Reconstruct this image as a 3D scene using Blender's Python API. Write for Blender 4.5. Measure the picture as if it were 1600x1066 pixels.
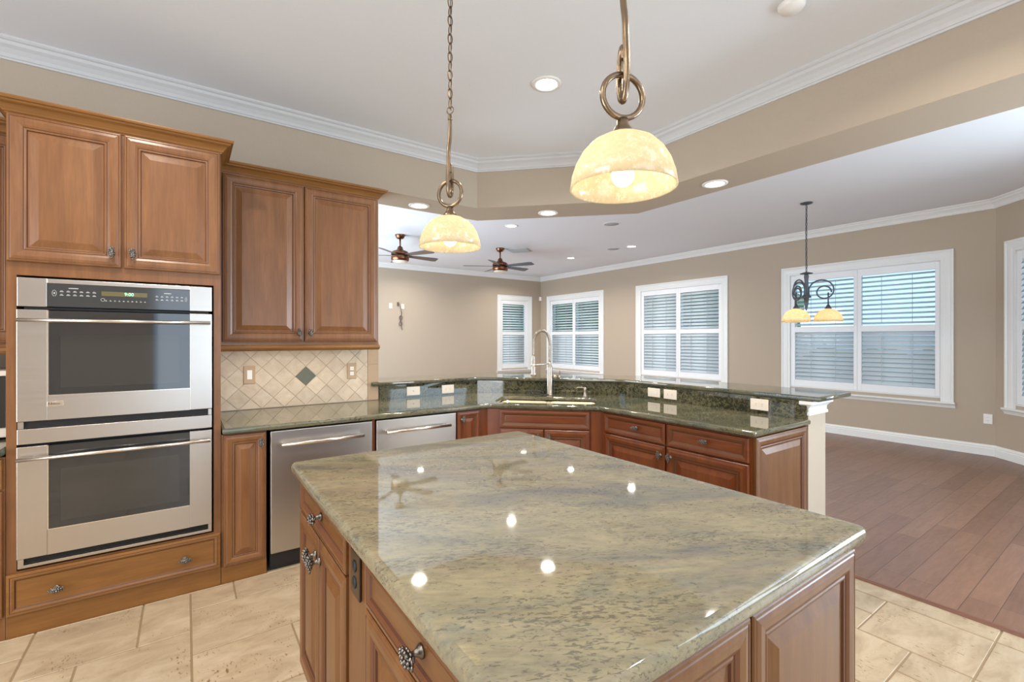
import bpy, bmesh, math, random
from mathutils import Vector, Matrix
from math import pi, sin, cos, radians, sqrt

random.seed(7)
for o in list(bpy.data.objects):
    bpy.data.objects.remove(o)
S = bpy.context.scene
COL = S.collection

# ------------------------------------------------------------------ camera
cam_d = bpy.data.cameras.new('camera')
cam = bpy.data.objects.new('camera', cam_d)
COL.objects.link(cam)
cam.location = (0, 0, 1.39)
cam.rotation_euler = (radians(90), 0, radians(54.91))
cam_d.lens = 725 / 1600 * 36
cam_d.sensor_width = 36
cam_d.shift_y = -3 / 1600
cam_d.clip_start = 0.05
S.camera = cam

# ------------------------------------------------------------------ world, light, exposure
S.view_settings.view_transform = 'Standard'
S.view_settings.look = 'None'
S.view_settings.gamma = 1.0
S.view_settings.exposure = 0.0
S.view_settings.use_curve_mapping = False
W = bpy.data.worlds.new('sky')
S.world = W
W.use_nodes = True
bg = W.node_tree.nodes['Background']
bg.inputs[0].default_value = (0.50, 0.74, 1.0, 1)
bg.inputs[1].default_value = 1.9


def area_light(name, loc, size, power, color, rot=(0, 0, 0), sy=None, shape='RECTANGLE', spread=180, parent=None):
    l = bpy.data.lights.new(name, 'AREA')
    l.shape = shape
    l.size = size
    if sy:
        l.size_y = sy
    l.energy = power
    l.color = color
    l.spread = radians(spread)
    o = bpy.data.objects.new(name, l)
    o.location = loc
    o.rotation_euler = rot
    COL.objects.link(o)
    if parent:
        o.parent = parent
    return o


# unseen fill panels added to brighten the rooms, tinted like daylight
FILL_COOL = (0.74, 0.88, 1.0)
area_light('fill_family_south', (-7.2, 0.30, 1.3), 3.2, 230, FILL_COOL, (radians(114), 0, 0), 2.2)
area_light('fill_nook', (1.6, 5.95, 1.5), 1.6, 260, FILL_COOL, (radians(-114), 0, 0), 1.9)
area_light('fill_family_east', (2.68, 4.85, 1.4), 2.2, 60, FILL_COOL, (0, radians(106), 0), 2.0)
area_light('fill_kitchen_east', (2.72, 0.85, 1.4), 2.3, 27, (0.95, 0.97, 1.0), (0, radians(90), 0), 2.4)
area_light('fill_kitchen_south', (-0.9, -3.52, 1.3), 2.6, 115, (0.96, 0.97, 1.0), (radians(90), 0, 0), 2.0)
CAN_K = 18     # watts of each kitchen ceiling can
CAN_F = 22     # watts of each family room can
WARM = (1.0, 0.91, 0.80)
NEUT = (1.0, 0.93, 0.85)

# ------------------------------------------------------------------ materials


def new_mat(name):
    m = bpy.data.materials.new(name)
    m.use_nodes = True
    nt = m.node_tree
    return m, nt, nt.nodes['Principled BSDF']


def simple(name, col, rough=0.5, metal=0.0, bump=0.0, bscale=60, coat=0.0, spec=0.5):
    m, nt, b = new_mat(name)
    b.inputs['Base Color'].default_value = (*col, 1)
    b.inputs['Roughness'].default_value = rough
    b.inputs['Metallic'].default_value = metal
    b.inputs['Coat Weight'].default_value = coat
    b.inputs['Specular IOR Level'].default_value = spec
    tc = nt.nodes.new('ShaderNodeTexCoord')
    n = nt.nodes.new('ShaderNodeTexNoise')
    n.inputs['Scale'].default_value = bscale
    n.inputs['Detail'].default_value = 4
    nt.links.new(tc.outputs['Object'], n.inputs['Vector'])
    # faint tonal irregularity keeps the surface from looking synthetic
    mx = nt.nodes.new('ShaderNodeMix')
    mx.data_type = 'RGBA'
    mx.inputs[6].default_value = (*[c * 0.97 for c in col], 1)
    mx.inputs[7].default_value = (*[min(1, c * 1.03) for c in col], 1)
    nt.links.new(n.outputs['Fac'], mx.inputs[0])
    nt.links.new(mx.outputs[2], b.inputs['Base Color'])
    if bump:
        bp = nt.nodes.new('ShaderNodeBump')
        bp.inputs['Strength'].default_value = bump
        bp.inputs['Distance'].default_value = 0.002
        nt.links.new(n.outputs['Fac'], bp.inputs['Height'])
        nt.links.new(bp.outputs[0], b.inputs['Normal'])
    return m


def ramp(nt, stops, interp='LINEAR'):
    r = nt.nodes.new('ShaderNodeValToRGB')
    r.color_ramp.interpolation = interp
    e = r.color_ramp.elements
    while len(e) > 1:
        e.remove(e[-1])
    e[0].position = stops[0][0]
    e[0].color = (*stops[0][1], 1)
    for p, c in stops[1:]:
        x = e.new(p)
        x.color = (*c, 1)
    return r


def mapping(nt, scale=(1, 1, 1), rot=(0, 0, 0), loc=(0, 0, 0), src='Object'):
    tc = nt.nodes.new('ShaderNodeTexCoord')
    mp = nt.nodes.new('ShaderNodeMapping')
    mp.inputs['Scale'].default_value = scale
    mp.inputs['Rotation'].default_value = rot
    mp.inputs['Location'].default_value = loc
    nt.links.new(tc.outputs[src], mp.inputs['Vector'])
    return mp


def noise(nt, mp, scale, detail=6, rough=0.6, dist=0.0):
    n = nt.nodes.new('ShaderNodeTexNoise')
    n.inputs['Scale'].default_value = scale
    n.inputs['Detail'].default_value = detail
    n.inputs['Roughness'].default_value = rough
    n.inputs['Distortion'].default_value = dist
    nt.links.new(mp.outputs[0], n.inputs['Vector'])
    return n


def mixc(nt, fac, a, b, mode='MIX'):
    m = nt.nodes.new('ShaderNodeMix')
    m.data_type = 'RGBA'
    m.blend_type = mode
    for i, v in ((0, fac), (6, a), (7, b)):
        if isinstance(v, (int, float)):
            m.inputs[i].default_value = v
        elif isinstance(v, tuple):
            m.inputs[i].default_value = (*v, 1)
        else:
            nt.links.new(v, m.inputs[i])
    return m.outputs[2]


def wood(name, c1, c2, horizontal=False, rough=0.34, coat=0.12):
    m, nt, b = new_mat(name)
    sc = (9, 9, 1.2) if not horizontal else (1.2, 9, 9)
    mp = mapping(nt, sc)
    n = noise(nt, mp, 2.2, 5, 0.55, 0.4)
    r = ramp(nt, [(0.25, c1), (0.75, c2)])
    nt.links.new(n.outputs['Fac'], r.inputs[0])
    mp2 = mapping(nt, (90, 90, 5) if not horizontal else (5, 90, 90))
    n2 = noise(nt, mp2, 1.5, 3, 0.6)
    r2 = ramp(nt, [(0.3, (0.86, 0.84, 0.82)), (0.7, (1.05, 1.05, 1.05))])
    nt.links.new(n2.outputs['Fac'], r2.inputs[0])
    c = mixc(nt, 1.0, r.outputs[0], r2.outputs[0], 'MULTIPLY')
    nt.links.new(c, b.inputs['Base Color'])
    b.inputs['Roughness'].default_value = rough
    b.inputs['Coat Weight'].default_value = coat
    b.inputs['Coat Roughness'].default_value = 0.25
    return m


def granite(name, base, light, cloud, dark, speck, speck_lo=0.60, ang=60, stretch=3.0, tint=None):
    m, nt, b = new_mat(name)
    rz = radians(-ang)
    mp = mapping(nt, (1, 1, 1))
    mr = nt.nodes.new('ShaderNodeMapping')
    mr.inputs['Rotation'].default_value = (0, 0, rz)
    nt.links.new(mp.outputs[0], mr.inputs['Vector'])
    ms = nt.nodes.new('ShaderNodeMapping')
    ms.inputs['Scale'].default_value = (1.0, stretch, stretch)
    nt.links.new(mr.outputs[0], ms.inputs['Vector'])
    # large clouds
    n1 = noise(nt, ms, 1.7, 7, 0.62, 0.7)
    r1 = ramp(nt, [(0.34, cloud), (0.47, base), (0.60, light), (0.72, base)])
    nt.links.new(n1.outputs['Fac'], r1.inputs[0])
    if tint:
        n5 = noise(nt, ms, 3.1, 5, 0.6, 1.1)
        r5 = ramp(nt, [(0.36, (1, 1, 1)), (0.46, (0, 0, 0))])
        nt.links.new(n5.outputs['Fac'], r5.inputs[0])
        f5 = nt.nodes.new('ShaderNodeMath')
        f5.operation = 'MULTIPLY'
        f5.inputs[1].default_value = 0.55
        nt.links.new(r5.outputs[0], f5.inputs[0])
        base_c = mixc(nt, f5.outputs[0], r1.outputs[0], tint[0])
        r6 = ramp(nt, [(0.56, (0, 0, 0)), (0.66, (1, 1, 1))])
        nt.links.new(n5.outputs['Fac'], r6.inputs[0])
        f6 = nt.nodes.new('ShaderNodeMath')
        f6.operation = 'MULTIPLY'
        f6.inputs[1].default_value = 0.6
        nt.links.new(r6.outputs[0], f6.inputs[0])
        base_c = mixc(nt, f6.outputs[0], base_c, tint[1])
    else:
        base_c = r1.outputs[0]
    # mid grain
    n2 = noise(nt, ms, 22, 8, 0.7, 0.4)
    r2 = ramp(nt, [(0.28, (0.70, 0.71, 0.71)), (0.5, (0.98, 0.98, 0.98)), (0.72, (1.2, 1.18, 1.1))])
    nt.links.new(n2.outputs['Fac'], r2.inputs[0])
    c = mixc(nt, 1.0, base_c, r2.outputs[0], 'MULTIPLY')
    # dark streaky specks, clustered by a slow mask
    n3 = noise(nt, ms, 52, 5, 0.6, 0.9)
    n4 = noise(nt, ms, 2.6, 4, 0.55, 0.5)
    ad = nt.nodes.new('ShaderNodeMath')
    ad.operation = 'MULTIPLY_ADD'
    nt.links.new(n4.outputs['Fac'], ad.inputs[0])
    ad.inputs[1].default_value = 0.45
    nt.links.new(n3.outputs['Fac'], ad.inputs[2])
    r3 = ramp(nt, [(speck_lo + 0.20, (0, 0, 0)), (speck_lo + 0.245, (1, 1, 1))])
    nt.links.new(ad.outputs[0], r3.inputs[0])
    sc = nt.nodes.new('ShaderNodeMath')
    sc.operation = 'MULTIPLY'
    nt.links.new(r3.outputs[0], sc.inputs[0])
    sc.inputs[1].default_value = speck
    c = mixc(nt, sc.outputs[0], c, dark)
    nt.links.new(c, b.inputs['Base Color'])
    b.inputs['Roughness'].default_value = 0.035
    b.inputs['Specular IOR Level'].default_value = 0.85
    return m


def steel(name, col, rough=0.3, along='x'):
    m, nt, b = new_mat(name)
    b.inputs['Metallic'].default_value = 1.0
    b.inputs['Base Color'].default_value = (*col, 1)
    sc = {'x': (2, 300, 300), 'z': (300, 300, 2)}[along]
    mp = mapping(nt, sc)
    n = noise(nt, mp, 1.0, 3, 0.5)
    mr = nt.nodes.new('ShaderNodeMapRange')
    mr.inputs[3].default_value = rough - 0.05
    mr.inputs[4].default_value = rough + 0.06
    nt.links.new(n.outputs['Fac'], mr.inputs[0])
    nt.links.new(mr.outputs[0], b.inputs['Roughness'])
    return m


def emit(name, col, strength):
    m, nt, b = new_mat(name)
    b.inputs['Base Color'].default_value = (*col, 1)
    b.inputs['Emission Color'].default_value = (*col, 1)
    b.inputs['Emission Strength'].default_value = strength
    return m


M = {}
M['wall'] = simple('taupe_paint', (0.46, 0.375, 0.285), 0.75, bump=0.12, bscale=90)
M['beam'] = simple('taupe_beam_paint', (0.46, 0.375, 0.285), 0.7, bump=0.3, bscale=70)
M['ceil'] = simple('ceiling_paint', (0.79, 0.81, 0.84), 0.8, bump=0.1, bscale=120)
M['ceil_f'] = simple('family_ceiling_paint', (0.80, 0.82, 0.85), 0.8, bump=0.1, bscale=120)
M['trim'] = simple('white_trim', (0.80, 0.80, 0.78), 0.35)
M['shut'] = simple('shutter_white', (0.84, 0.85, 0.86), 0.4)
M['wood'] = wood('maple_brown_stain', (0.165, 0.064, 0.020), (0.245, 0.105, 0.036))
M['wood_h'] = wood('maple_brown_stain_rail', (0.175, 0.070, 0.015), (0.265, 0.115, 0.027), True)
M['cherry'] = wood('maple_redlit', (0.130, 0.027, 0.007), (0.215, 0.062, 0.013))  # same wood as the brown cabinets, redder light put into the colour
M['redlit_h'] = wood('maple_redlit_rail', (0.130, 0.027, 0.007), (0.215, 0.062, 0.013), True)
M['island'] = wood('island_stain', (0.125, 0.044, 0.011), (0.190, 0.082, 0.024))
M['island_h'] = wood('island_stain_rail', (0.125, 0.044, 0.011), (0.190, 0.082, 0.024), True)
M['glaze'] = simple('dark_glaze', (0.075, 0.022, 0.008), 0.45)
M['bevel_shade'] = simple('shaded_bevel_tone', (0.125, 0.042, 0.013), 0.38)  # darker wood tone, shade and reflection painted onto the bevels
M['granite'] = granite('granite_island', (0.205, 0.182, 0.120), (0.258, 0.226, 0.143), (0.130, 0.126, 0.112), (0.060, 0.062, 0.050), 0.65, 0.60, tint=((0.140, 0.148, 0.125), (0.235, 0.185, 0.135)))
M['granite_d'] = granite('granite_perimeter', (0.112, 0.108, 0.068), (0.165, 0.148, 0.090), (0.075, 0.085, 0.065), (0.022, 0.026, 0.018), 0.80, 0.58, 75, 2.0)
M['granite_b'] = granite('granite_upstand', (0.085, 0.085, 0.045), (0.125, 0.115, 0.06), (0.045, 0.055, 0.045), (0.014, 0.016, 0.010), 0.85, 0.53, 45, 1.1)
M['steel'] = steel('stainless', (0.56, 0.52, 0.475), 0.30)
M['steel_v'] = steel('stainless_vertical', (0.55, 0.51, 0.47), 0.34)
M['handle'] = steel('handle_steel', (0.80, 0.74, 0.66), 0.22)
M['nickel'] = simple('brushed_nickel', (0.44, 0.385, 0.32), 0.30, 1.0)
M['pewter'] = simple('antique_pewter', (0.22, 0.20, 0.18), 0.34, 1.0, bump=0.5, bscale=260)
M['bronze'] = simple('dark_bronze', (0.10, 0.11, 0.125), 0.45, 0.6)
M['chainm'] = simple('dark_bronze_chain', (0.22, 0.15, 0.09), 0.35, 1.0)
M['copper'] = simple('oiled_copper', (0.21, 0.095, 0.055), 0.28, 1.0)
M['gold'] = simple('aged_brushed_bronze', (0.26, 0.19, 0.125), 0.28, 1.0, bump=0.3, bscale=120)
M['blade'] = simple('fan_blade_walnut', (0.12, 0.095, 0.08), 0.35)
M['blackglass'] = simple('black_glass', (0.02, 0.022, 0.024), 0.04, 0.0, spec=0.9)
M['ctrlglass'] = simple('control_glass', (0.035, 0.038, 0.04), 0.08, 0.0, spec=0.8)
M['black'] = simple('black_plastic', (0.012, 0.011, 0.010), 0.5)
M['cavity'] = simple('oven_cavity', (0.11, 0.11, 0.11), 0.4)
M['print'] = simple('panel_print', (0.55, 0.56, 0.55), 0.6)
M['amber'] = simple('display_window', (0.13, 0.11, 0.05), 0.15)
M['digits'] = emit('display_digits', (0.35, 1.0, 0.6), 1.2)
M['cream'] = simple('cream_plate', (0.82, 0.72, 0.60), 0.4)
M['white'] = simple('white_plate', (0.86, 0.84, 0.80), 0.4)
M['sink'] = simple('biscuit_enamel', (0.80, 0.66, 0.44), 0.2, coat=0.4)
M['lamp'] = emit('lamp_lens', (1.0, 0.92, 0.78), 14.0)
M['bulb'] = emit('bulb_glow', (1.0, 0.88, 0.66), 3.0)
M['speaker'] = simple('speaker_grille', (0.42, 0.42, 0.43), 0.7, bump=0.8, bscale=400)
M['slat'] = simple('vent_slat', (0.50, 0.50, 0.50), 0.6)
M['louvre'] = simple('louvre_shade_tint', (0.56, 0.63, 0.67), 0.45)  # white slats greyed blue, backlit shade put into their colour
M['rod'] = simple('tilt_rod_grey', (0.45, 0.47, 0.50), 0.5)
M['dark'] = simple('slot_black', (0.02, 0.015, 0.01), 0.8)  # near-black of the outlet slots
M['plate_br'] = simple('bronze_plate', (0.06, 0.035, 0.02), 0.35, 0.4)
M['cord'] = simple('brown_cord', (0.10, 0.075, 0.06), 0.6)
M['hedge'] = simple('hedge_leaves', (0.10, 0.20, 0.07), 0.8, bump=1.0, bscale=30)
M['lawn'] = simple('lawn', (0.14, 0.22, 0.08), 0.9, bump=1.0, bscale=80)
M['strip'] = wood('transition_wood', (0.13, 0.05, 0.03), (0.19, 0.08, 0.045), True)


def shade_glass():
    m = bpy.data.materials.new('alabaster_glass')
    m.use_nodes = True
    nt = m.node_tree
    nt.nodes.clear()
    out = nt.nodes.new('ShaderNodeOutputMaterial')
    mp = mapping(nt, (1, 1, 1))
    n = noise(nt, mp, 55, 6, 0.65, 1.2)
    r = ramp(nt, [(0.38, (0.79, 0.69, 0.49)), (0.55, (0.84, 0.75, 0.56)), (0.62, (0.98, 0.93, 0.80))])
    nt.links.new(n.outputs['Fac'], r.inputs[0])
    tr = nt.nodes.new('ShaderNodeBsdfTranslucent')
    df = nt.nodes.new('ShaderNodeBsdfDiffuse')
    gl = nt.nodes.new('ShaderNodeBsdfGlossy')
    gl.inputs['Roughness'].default_value = 0.12
    nt.links.new(r.outputs[0], tr.inputs[0])
    nt.links.new(r.outputs[0], df.inputs[0])
    a = nt.nodes.new('ShaderNodeMixShader')
    a.inputs[0].default_value = 0.42
    nt.links.new(tr.outputs[0], a.inputs[1])
    nt.links.new(df.outputs[0], a.inputs[2])
    b = nt.nodes.new('ShaderNodeMixShader')
    b.inputs[0].default_value = 0.06
    nt.links.new(a.outputs[0], b.inputs[1])
    nt.links.new(gl.outputs[0], b.inputs[2])
    nt.links.new(b.outputs[0], out.inputs[0])
    return m


M['shade'] = shade_glass()


def pane_glass():
    m = bpy.data.materials.new('window_glass')
    m.use_nodes = True
    nt = m.node_tree
    nt.nodes.clear()
    out = nt.nodes.new('ShaderNodeOutputMaterial')
    t = nt.nodes.new('ShaderNodeBsdfTransparent')
    t.inputs[0].default_value = (0.92, 0.96, 0.96, 1)
    g = nt.nodes.new('ShaderNodeBsdfGlossy')
    g.inputs['Roughness'].default_value = 0.02
    a = nt.nodes.new('ShaderNodeMixShader')
    a.inputs[0].default_value = 0.06
    nt.links.new(t.outputs[0], a.inputs[1])
    nt.links.new(g.outputs[0], a.inputs[2])
    nt.links.new(a.outputs[0], out.inputs[0])
    return m


M['glass'] = pane_glass()


def tile_floor_mat():
    m, nt, b = new_mat('travertine')
    mp = mapping(nt, (1, 1, 1))
    at = nt.nodes.new('ShaderNodeAttribute')
    at.attribute_name = 'tile_tone'
    # per-tile offset so veins do not run across joints
    ad = nt.nodes.new('ShaderNodeVectorMath')
    ad.operation = 'MULTIPLY_ADD'
    nt.links.new(at.outputs['Color'], ad.inputs[0])
    ad.inputs[1].default_value = (17, 23, 0)
    nt.links.new(mp.outputs[0], ad.inputs[2])
    mpv = nt.nodes.new('ShaderNodeMapping')
    mpv.inputs['Scale'].default_value = (2.4, 1.0, 1)
    nt.links.new(ad.outputs[0], mpv.inputs['Vector'])
    n1 = noise(nt, mpv, 4.0, 9, 0.68, 0.6)
    r1 = ramp(nt, [(0.3, (0.32, 0.235, 0.145)), (0.5, (0.43, 0.33, 0.215)), (0.7, (0.52, 0.42, 0.295))])
    nt.links.new(n1.outputs['Fac'], r1.inputs[0])
    r2 = ramp(nt, [(0, (0.90, 0.90, 0.90)), (1, (1.08, 1.07, 1.06))])
    nt.links.new(at.outputs['Fac'], r2.inputs[0])
    c = mixc(nt, 1.0, r1.outputs[0], r2.outputs[0], 'MULTIPLY')
    # pits
    mp2 = nt.nodes.new('ShaderNodeMapping')
    mp2.inputs['Scale'].default_value = (1, 2.2, 1)
    nt.links.new(ad.outputs[0], mp2.inputs['Vector'])
    n2 = noise(nt, mp2, 42, 3, 0.6, 0.6)
    n3 = noise(nt, ad, 5, 2, 0.5)
    mm = nt.nodes.new('ShaderNodeMath')
    mm.operation = 'MULTIPLY_ADD'
    nt.links.new(n3.outputs['Fac'], mm.inputs[0])
    mm.inputs[1].default_value = 0.5
    nt.links.new(n2.outputs['Fac'], mm.inputs[2])
    r3 = ramp(nt, [(0.925, (0, 0, 0)), (0.955, (1, 1, 1))])
    nt.links.new(mm.outputs[0], r3.inputs[0])
    c = mixc(nt, r3.outputs[0], c, (0.20, 0.12, 0.06))
    nt.links.new(c, b.inputs['Base Color'])
    b.inputs['Roughness'].default_value = 0.42
    bp = nt.nodes.new('ShaderNodeBump')
    bp.inputs['Strength'].default_value = 0.25
    bp.inputs['Distance'].default_value = 0.003
    nt.links.new(n1.outputs['Fac'], bp.inputs['Height'])
    nt.links.new(bp.outputs[0], b.inputs['Normal'])
    return m


M['travertine'] = tile_floor_mat()
M['grout'] = simple('tan_grout', (0.27, 0.19, 0.105), 0.8)


def plank_mat():
    m, nt, b = new_mat('hand_scraped_planks')
    tc = nt.nodes.new('ShaderNodeTexCoord')
    sx = nt.nodes.new('ShaderNodeSeparateXYZ')
    cx = nt.nodes.new('ShaderNodeCombineXYZ')
    nt.links.new(tc.outputs['Object'], sx.inputs[0])
    nt.links.new(sx.outputs['Y'], cx.inputs['X'])
    nt.links.new(sx.outputs['X'], cx.inputs['Y'])
    br = nt.nodes.new('ShaderNodeTexBrick')
    br.inputs['Scale'].default_value = 1.0
    br.inputs['Brick Width'].default_value = 1.15
    br.inputs['Row Height'].default_value = 0.127
    br.inputs['Mortar Size'].default_value = 0.0016
    br.inputs['Mortar Smooth'].default_value = 0.3
    br.offset = 0.37
    br.offset_frequency = 3
    br.inputs['Color1'].default_value = (0.168, 0.083, 0.050, 1)
    br.inputs['Color2'].default_value = (0.232, 0.122, 0.076, 1)
    br.inputs['Mortar'].default_value = (0.06, 0.025, 0.015, 1)
    nt.links.new(cx.outputs[0], br.inputs['Vector'])
    mp = nt.nodes.new('ShaderNodeMapping')
    mp.inputs['Scale'].default_value = (2.5, 20, 1)
    nt.links.new(cx.outputs[0], mp.inputs['Vector'])
    n = noise(nt, mp, 1.6, 6, 0.6, 0.8)
    r = ramp(nt, [(0.3, (0.82, 0.80, 0.78)), (0.7, (1.12, 1.12, 1.12))])
    nt.links.new(n.outputs['Fac'], r.inputs[0])
    c = mixc(nt, 1.0, br.outputs['Color'], r.outputs[0], 'MULTIPLY')
    nt.links.new(c, b.inputs['Base Color'])
    b.inputs['Roughness'].default_value = 0.36
    mp2 = nt.nodes.new('ShaderNodeMapping')
    mp2.inputs['Scale'].default_value = (7, 22, 1)
    nt.links.new(cx.outputs[0], mp2.inputs['Vector'])
    n2 = noise(nt, mp2, 1.5, 3, 0.5)
    sub = nt.nodes.new('ShaderNodeMath')
    sub.operation = 'SUBTRACT'
    nt.links.new(n2.outputs['Fac'], sub.inputs[0])
    nt.links.new(br.outputs['Fac'], sub.inputs[1])
    bp = nt.nodes.new('ShaderNodeBump')
    bp.inputs['Strength'].default_value = 0.45
    bp.inputs['Distance'].default_value = 0.004
    nt.links.new(sub.outputs[0], bp.inputs['Height'])
    nt.links.new(bp.outputs[0], b.inputs['Normal'])
    return m


M['planks'] = plank_mat()


def wall_tile_mat():
    m, nt, b = new_mat('tumbled_wall_tile')
    at = nt.nodes.new('ShaderNodeAttribute')
    at.attribute_name = 'tile_tone'
    mp = mapping(nt, (1, 1, 1))
    n = noise(nt, mp, 14, 6, 0.6, 0.5)
    r = ramp(nt, [(0.3, (0.55, 0.44, 0.32)), (0.7, (0.68, 0.57, 0.44))])
    nt.links.new(n.outputs['Fac'], r.inputs[0])
    r2 = ramp(nt, [(0, (0.90, 0.89, 0.88)), (1, (1.06, 1.06, 1.06))])
    nt.links.new(at.outputs['Fac'], r2.inputs[0])
    c = mixc(nt, 1.0, r.outputs[0], r2.outputs[0], 'MULTIPLY')
    nt.links.new(c, b.inputs['Base Color'])
    b.inputs['Roughness'].default_value = 0.55
    return m


M['walltile'] = wall_tile_mat()
M['bordertile'] = simple('tan_border_tile', (0.46, 0.32, 0.20), 0.55, bump=0.3, bscale=40)
M['accent'] = simple('embossed_green_tile', (0.12, 0.125, 0.095), 0.55, bump=1.0, bscale=45)
M['wallgrout'] = simple('wall_grout', (0.48, 0.38, 0.27), 0.8)

# ------------------------------------------------------------------ mesh helpers


class MB:
    """collects geometry of ONE part"""

    def __init__(self):
        self.bm = bmesh.new()

    def quad(self, vs, mi=0, smooth=False):
        f = self.bm.faces.new([self.bm.verts.new(v) for v in vs])
        f.material_index = mi
        f.smooth = smooth
        return f

    def box(self, x0, x1, y0, y1, z0, z1, bev=0.0, mi=0, seg=2):
        if x1 < x0:
            x0, x1 = x1, x0
        if y1 < y0:
            y0, y1 = y1, y0
        if z1 < z0:
            z0, z1 = z1, z0
        r = bmesh.ops.create_cube(self.bm, size=1)
        for v in r['verts']:
            v.co = Vector((x0 if v.co.x < 0 else x1, y0 if v.co.y < 0 else y1, z0 if v.co.z < 0 else z1))
        fs = set()
        for v in r['verts']:
            fs.update(v.link_faces)
        for f in fs:
            f.material_index = mi
        if bev > 0:
            es = set()
            for f in fs:
                es.update(f.edges)
            bmesh.ops.bevel(self.bm, geom=list(es), offset=bev, segments=seg, profile=0.5, affect='EDGES', material=mi)
        return self

    def prism(self, pts, z0, z1, mi=0):
        """vertical prism over polygon pts (x,y)"""
        a = [self.bm.verts.new((x, y, z0)) for x, y in pts]
        b = [self.bm.verts.new((x, y, z1)) for x, y in pts]
        n = len(pts)
        fs = [self.bm.faces.new(a[::-1]), self.bm.faces.new(b)]
        for i in range(n):
            fs.append(self.bm.faces.new([a[i], a[(i + 1) % n], b[(i + 1) % n], b[i]]))
        for f in fs:
            f.material_index = mi
        return self

    def panel(self, x0, x1, z0, z1, prof, y=0.0, mi=0, gi=1):
        """door front: nested rectangles; prof = (inset, height, tone_slot) front face toward -y"""
        w, h = x1 - x0, z1 - z0
        mx = max(p[0] for p in prof)
        s = min(1.0, 0.40 * min(w, h) / mx)
        rings = []
        for ins, d, g in [(0, 0, 0)] + prof:
            i = ins * s
            rings.append(([self.bm.verts.new((a, y - d, c)) for a, c in
                           ((x0 + i, z0 + i), (x1 - i, z0 + i), (x1 - i, z1 - i), (x0 + i, z1 - i))], g))
        for (r0, _), (r1, g) in zip(rings, rings[1:]):
            for k in range(4):
                f = self.bm.faces.new([r0[k], r0[(k + 1) % 4], r1[(k + 1) % 4], r1[k]])
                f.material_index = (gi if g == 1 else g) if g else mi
        f = self.bm.faces.new(rings[-1][0])
        f.material_index = mi
        f = self.bm.faces.new(rings[0][0][::-1])
        f.material_index = mi
        return self

    def tube(self, pts, r, seg=10, closed=False, mi=0, flat=None, caps=True):
        """tube along points; r float or list; flat = (axis vector, factor) squashes nothing if None"""
        pts = [Vector(p) for p in pts]
        n = len(pts)
        rr = r if isinstance(r, (list, tuple)) else [r] * n
        tang = []
        for i in range(n):
            if closed:
                t = pts[(i + 1) % n] - pts[i - 1]
            else:
                t = pts[min(i + 1, n - 1)] - pts[max(i - 1, 0)]
            tang.append(t.normalized())
        up = Vector((0, 0, 1)) if abs(tang[0].z) < 0.9 else Vector((1, 0, 0))
        nrm = (up - tang[0] * up.dot(tang[0])).normalized()
        rings = []
        for i in range(n):
            nrm = (nrm - tang[i] * nrm.dot(tang[i]))
            if nrm.length < 1e-6:
                nrm = tang[i].orthogonal()
            nrm.normalize()
            bi = tang[i].cross(nrm)
            rings.append([self.bm.verts.new(pts[i] + (nrm * cos(a) * (flat or 1) + bi * sin(a)) * rr[i])
                          for a in [2 * pi * k / seg for k in range(seg)]])
        m = n if closed else n - 1
        for i in range(m):
            a, b = rings[i], rings[(i + 1) % n]
            for k in range(seg):
                f = self.bm.faces.new([a[k], a[(k + 1) % seg], b[(k + 1) % seg], b[k]])
                f.smooth = True
                f.material_index = mi
        if not closed and caps:
            for rg in (rings[0][::-1], rings[-1]):
                f = self.bm.faces.new(rg)
                f.material_index = mi
        return self

    def lathe(self, prof, c=(0, 0, 0), seg=32, mi=0, axis='z', smooth=True, cap=True):
        """prof list of (r, h)"""
        c = Vector(c)
        rings = []
        for r, h in prof:
            ring = []
            for k in range(seg):
                a = 2 * pi * k / seg
                if axis == 'z':
                    p = Vector((r * cos(a), r * sin(a), h))
                elif axis == 'y':
                    p = Vector((r * cos(a), h, r * sin(a)))
                else:
                    p = Vector((h, r * cos(a), r * sin(a)))
                ring.append(self.bm.verts.new(c + p))
            rings.append(ring)
        for a, b in zip(rings, rings[1:]):
            for k in range(seg):
                f = self.bm.faces.new([a[k], a[(k + 1) % seg], b[(k + 1) % seg], b[k]])
                f.smooth = smooth
                f.material_index = mi
        if cap:
            for rg in (rings[0], rings[-1]):
                f = self.bm.faces.new(rg)
                f.material_index = mi
        return self

    def ball(self, c, r, sc=(1, 1, 1), sub=1, mi=0):
        q = bmesh.ops.create_icosphere(self.bm, subdivisions=sub, radius=r)
        for v in q['verts']:
            v.co = Vector((v.co.x * sc[0], v.co.y * sc[1], v.co.z * sc[2])) + Vector(c)
        for v in q['verts']:
            for f in v.link_faces:
                f.smooth = True
                f.material_index = mi
        return self

    def sweep(self, path, prof, side=1, closed=False, mi=0, caps=True):
        """mitred moulding: path [(x,y)], prof [(out,z)] closed outline; out goes to the left (side=1) of travel"""
        n = len(path)
        P = [Vector((p[0], p[1], 0)) for p in path]
        offs = []
        for i in range(n):
            def nn(a, b):
                d = (b - a).normalized()
                return Vector((-d.y, d.x, 0)) * side
            if closed:
                n0, n1 = nn(P[i - 1], P[i]), nn(P[i], P[(i + 1) % n])
            else:
                n0 = nn(P[max(i - 1, 0)], P[max(i, 1)])
                n1 = nn(P[min(i, n - 2)], P[min(i + 1, n - 1)])
            m = (n0 + n1).normalized()
            offs.append(m / max(0.2, m.dot(n0)))
        rings = [[self.bm.verts.new(P[i] + offs[i] * o + Vector((0, 0, z))) for o, z in prof] for i in range(n)]
        k = len(prof)
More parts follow.
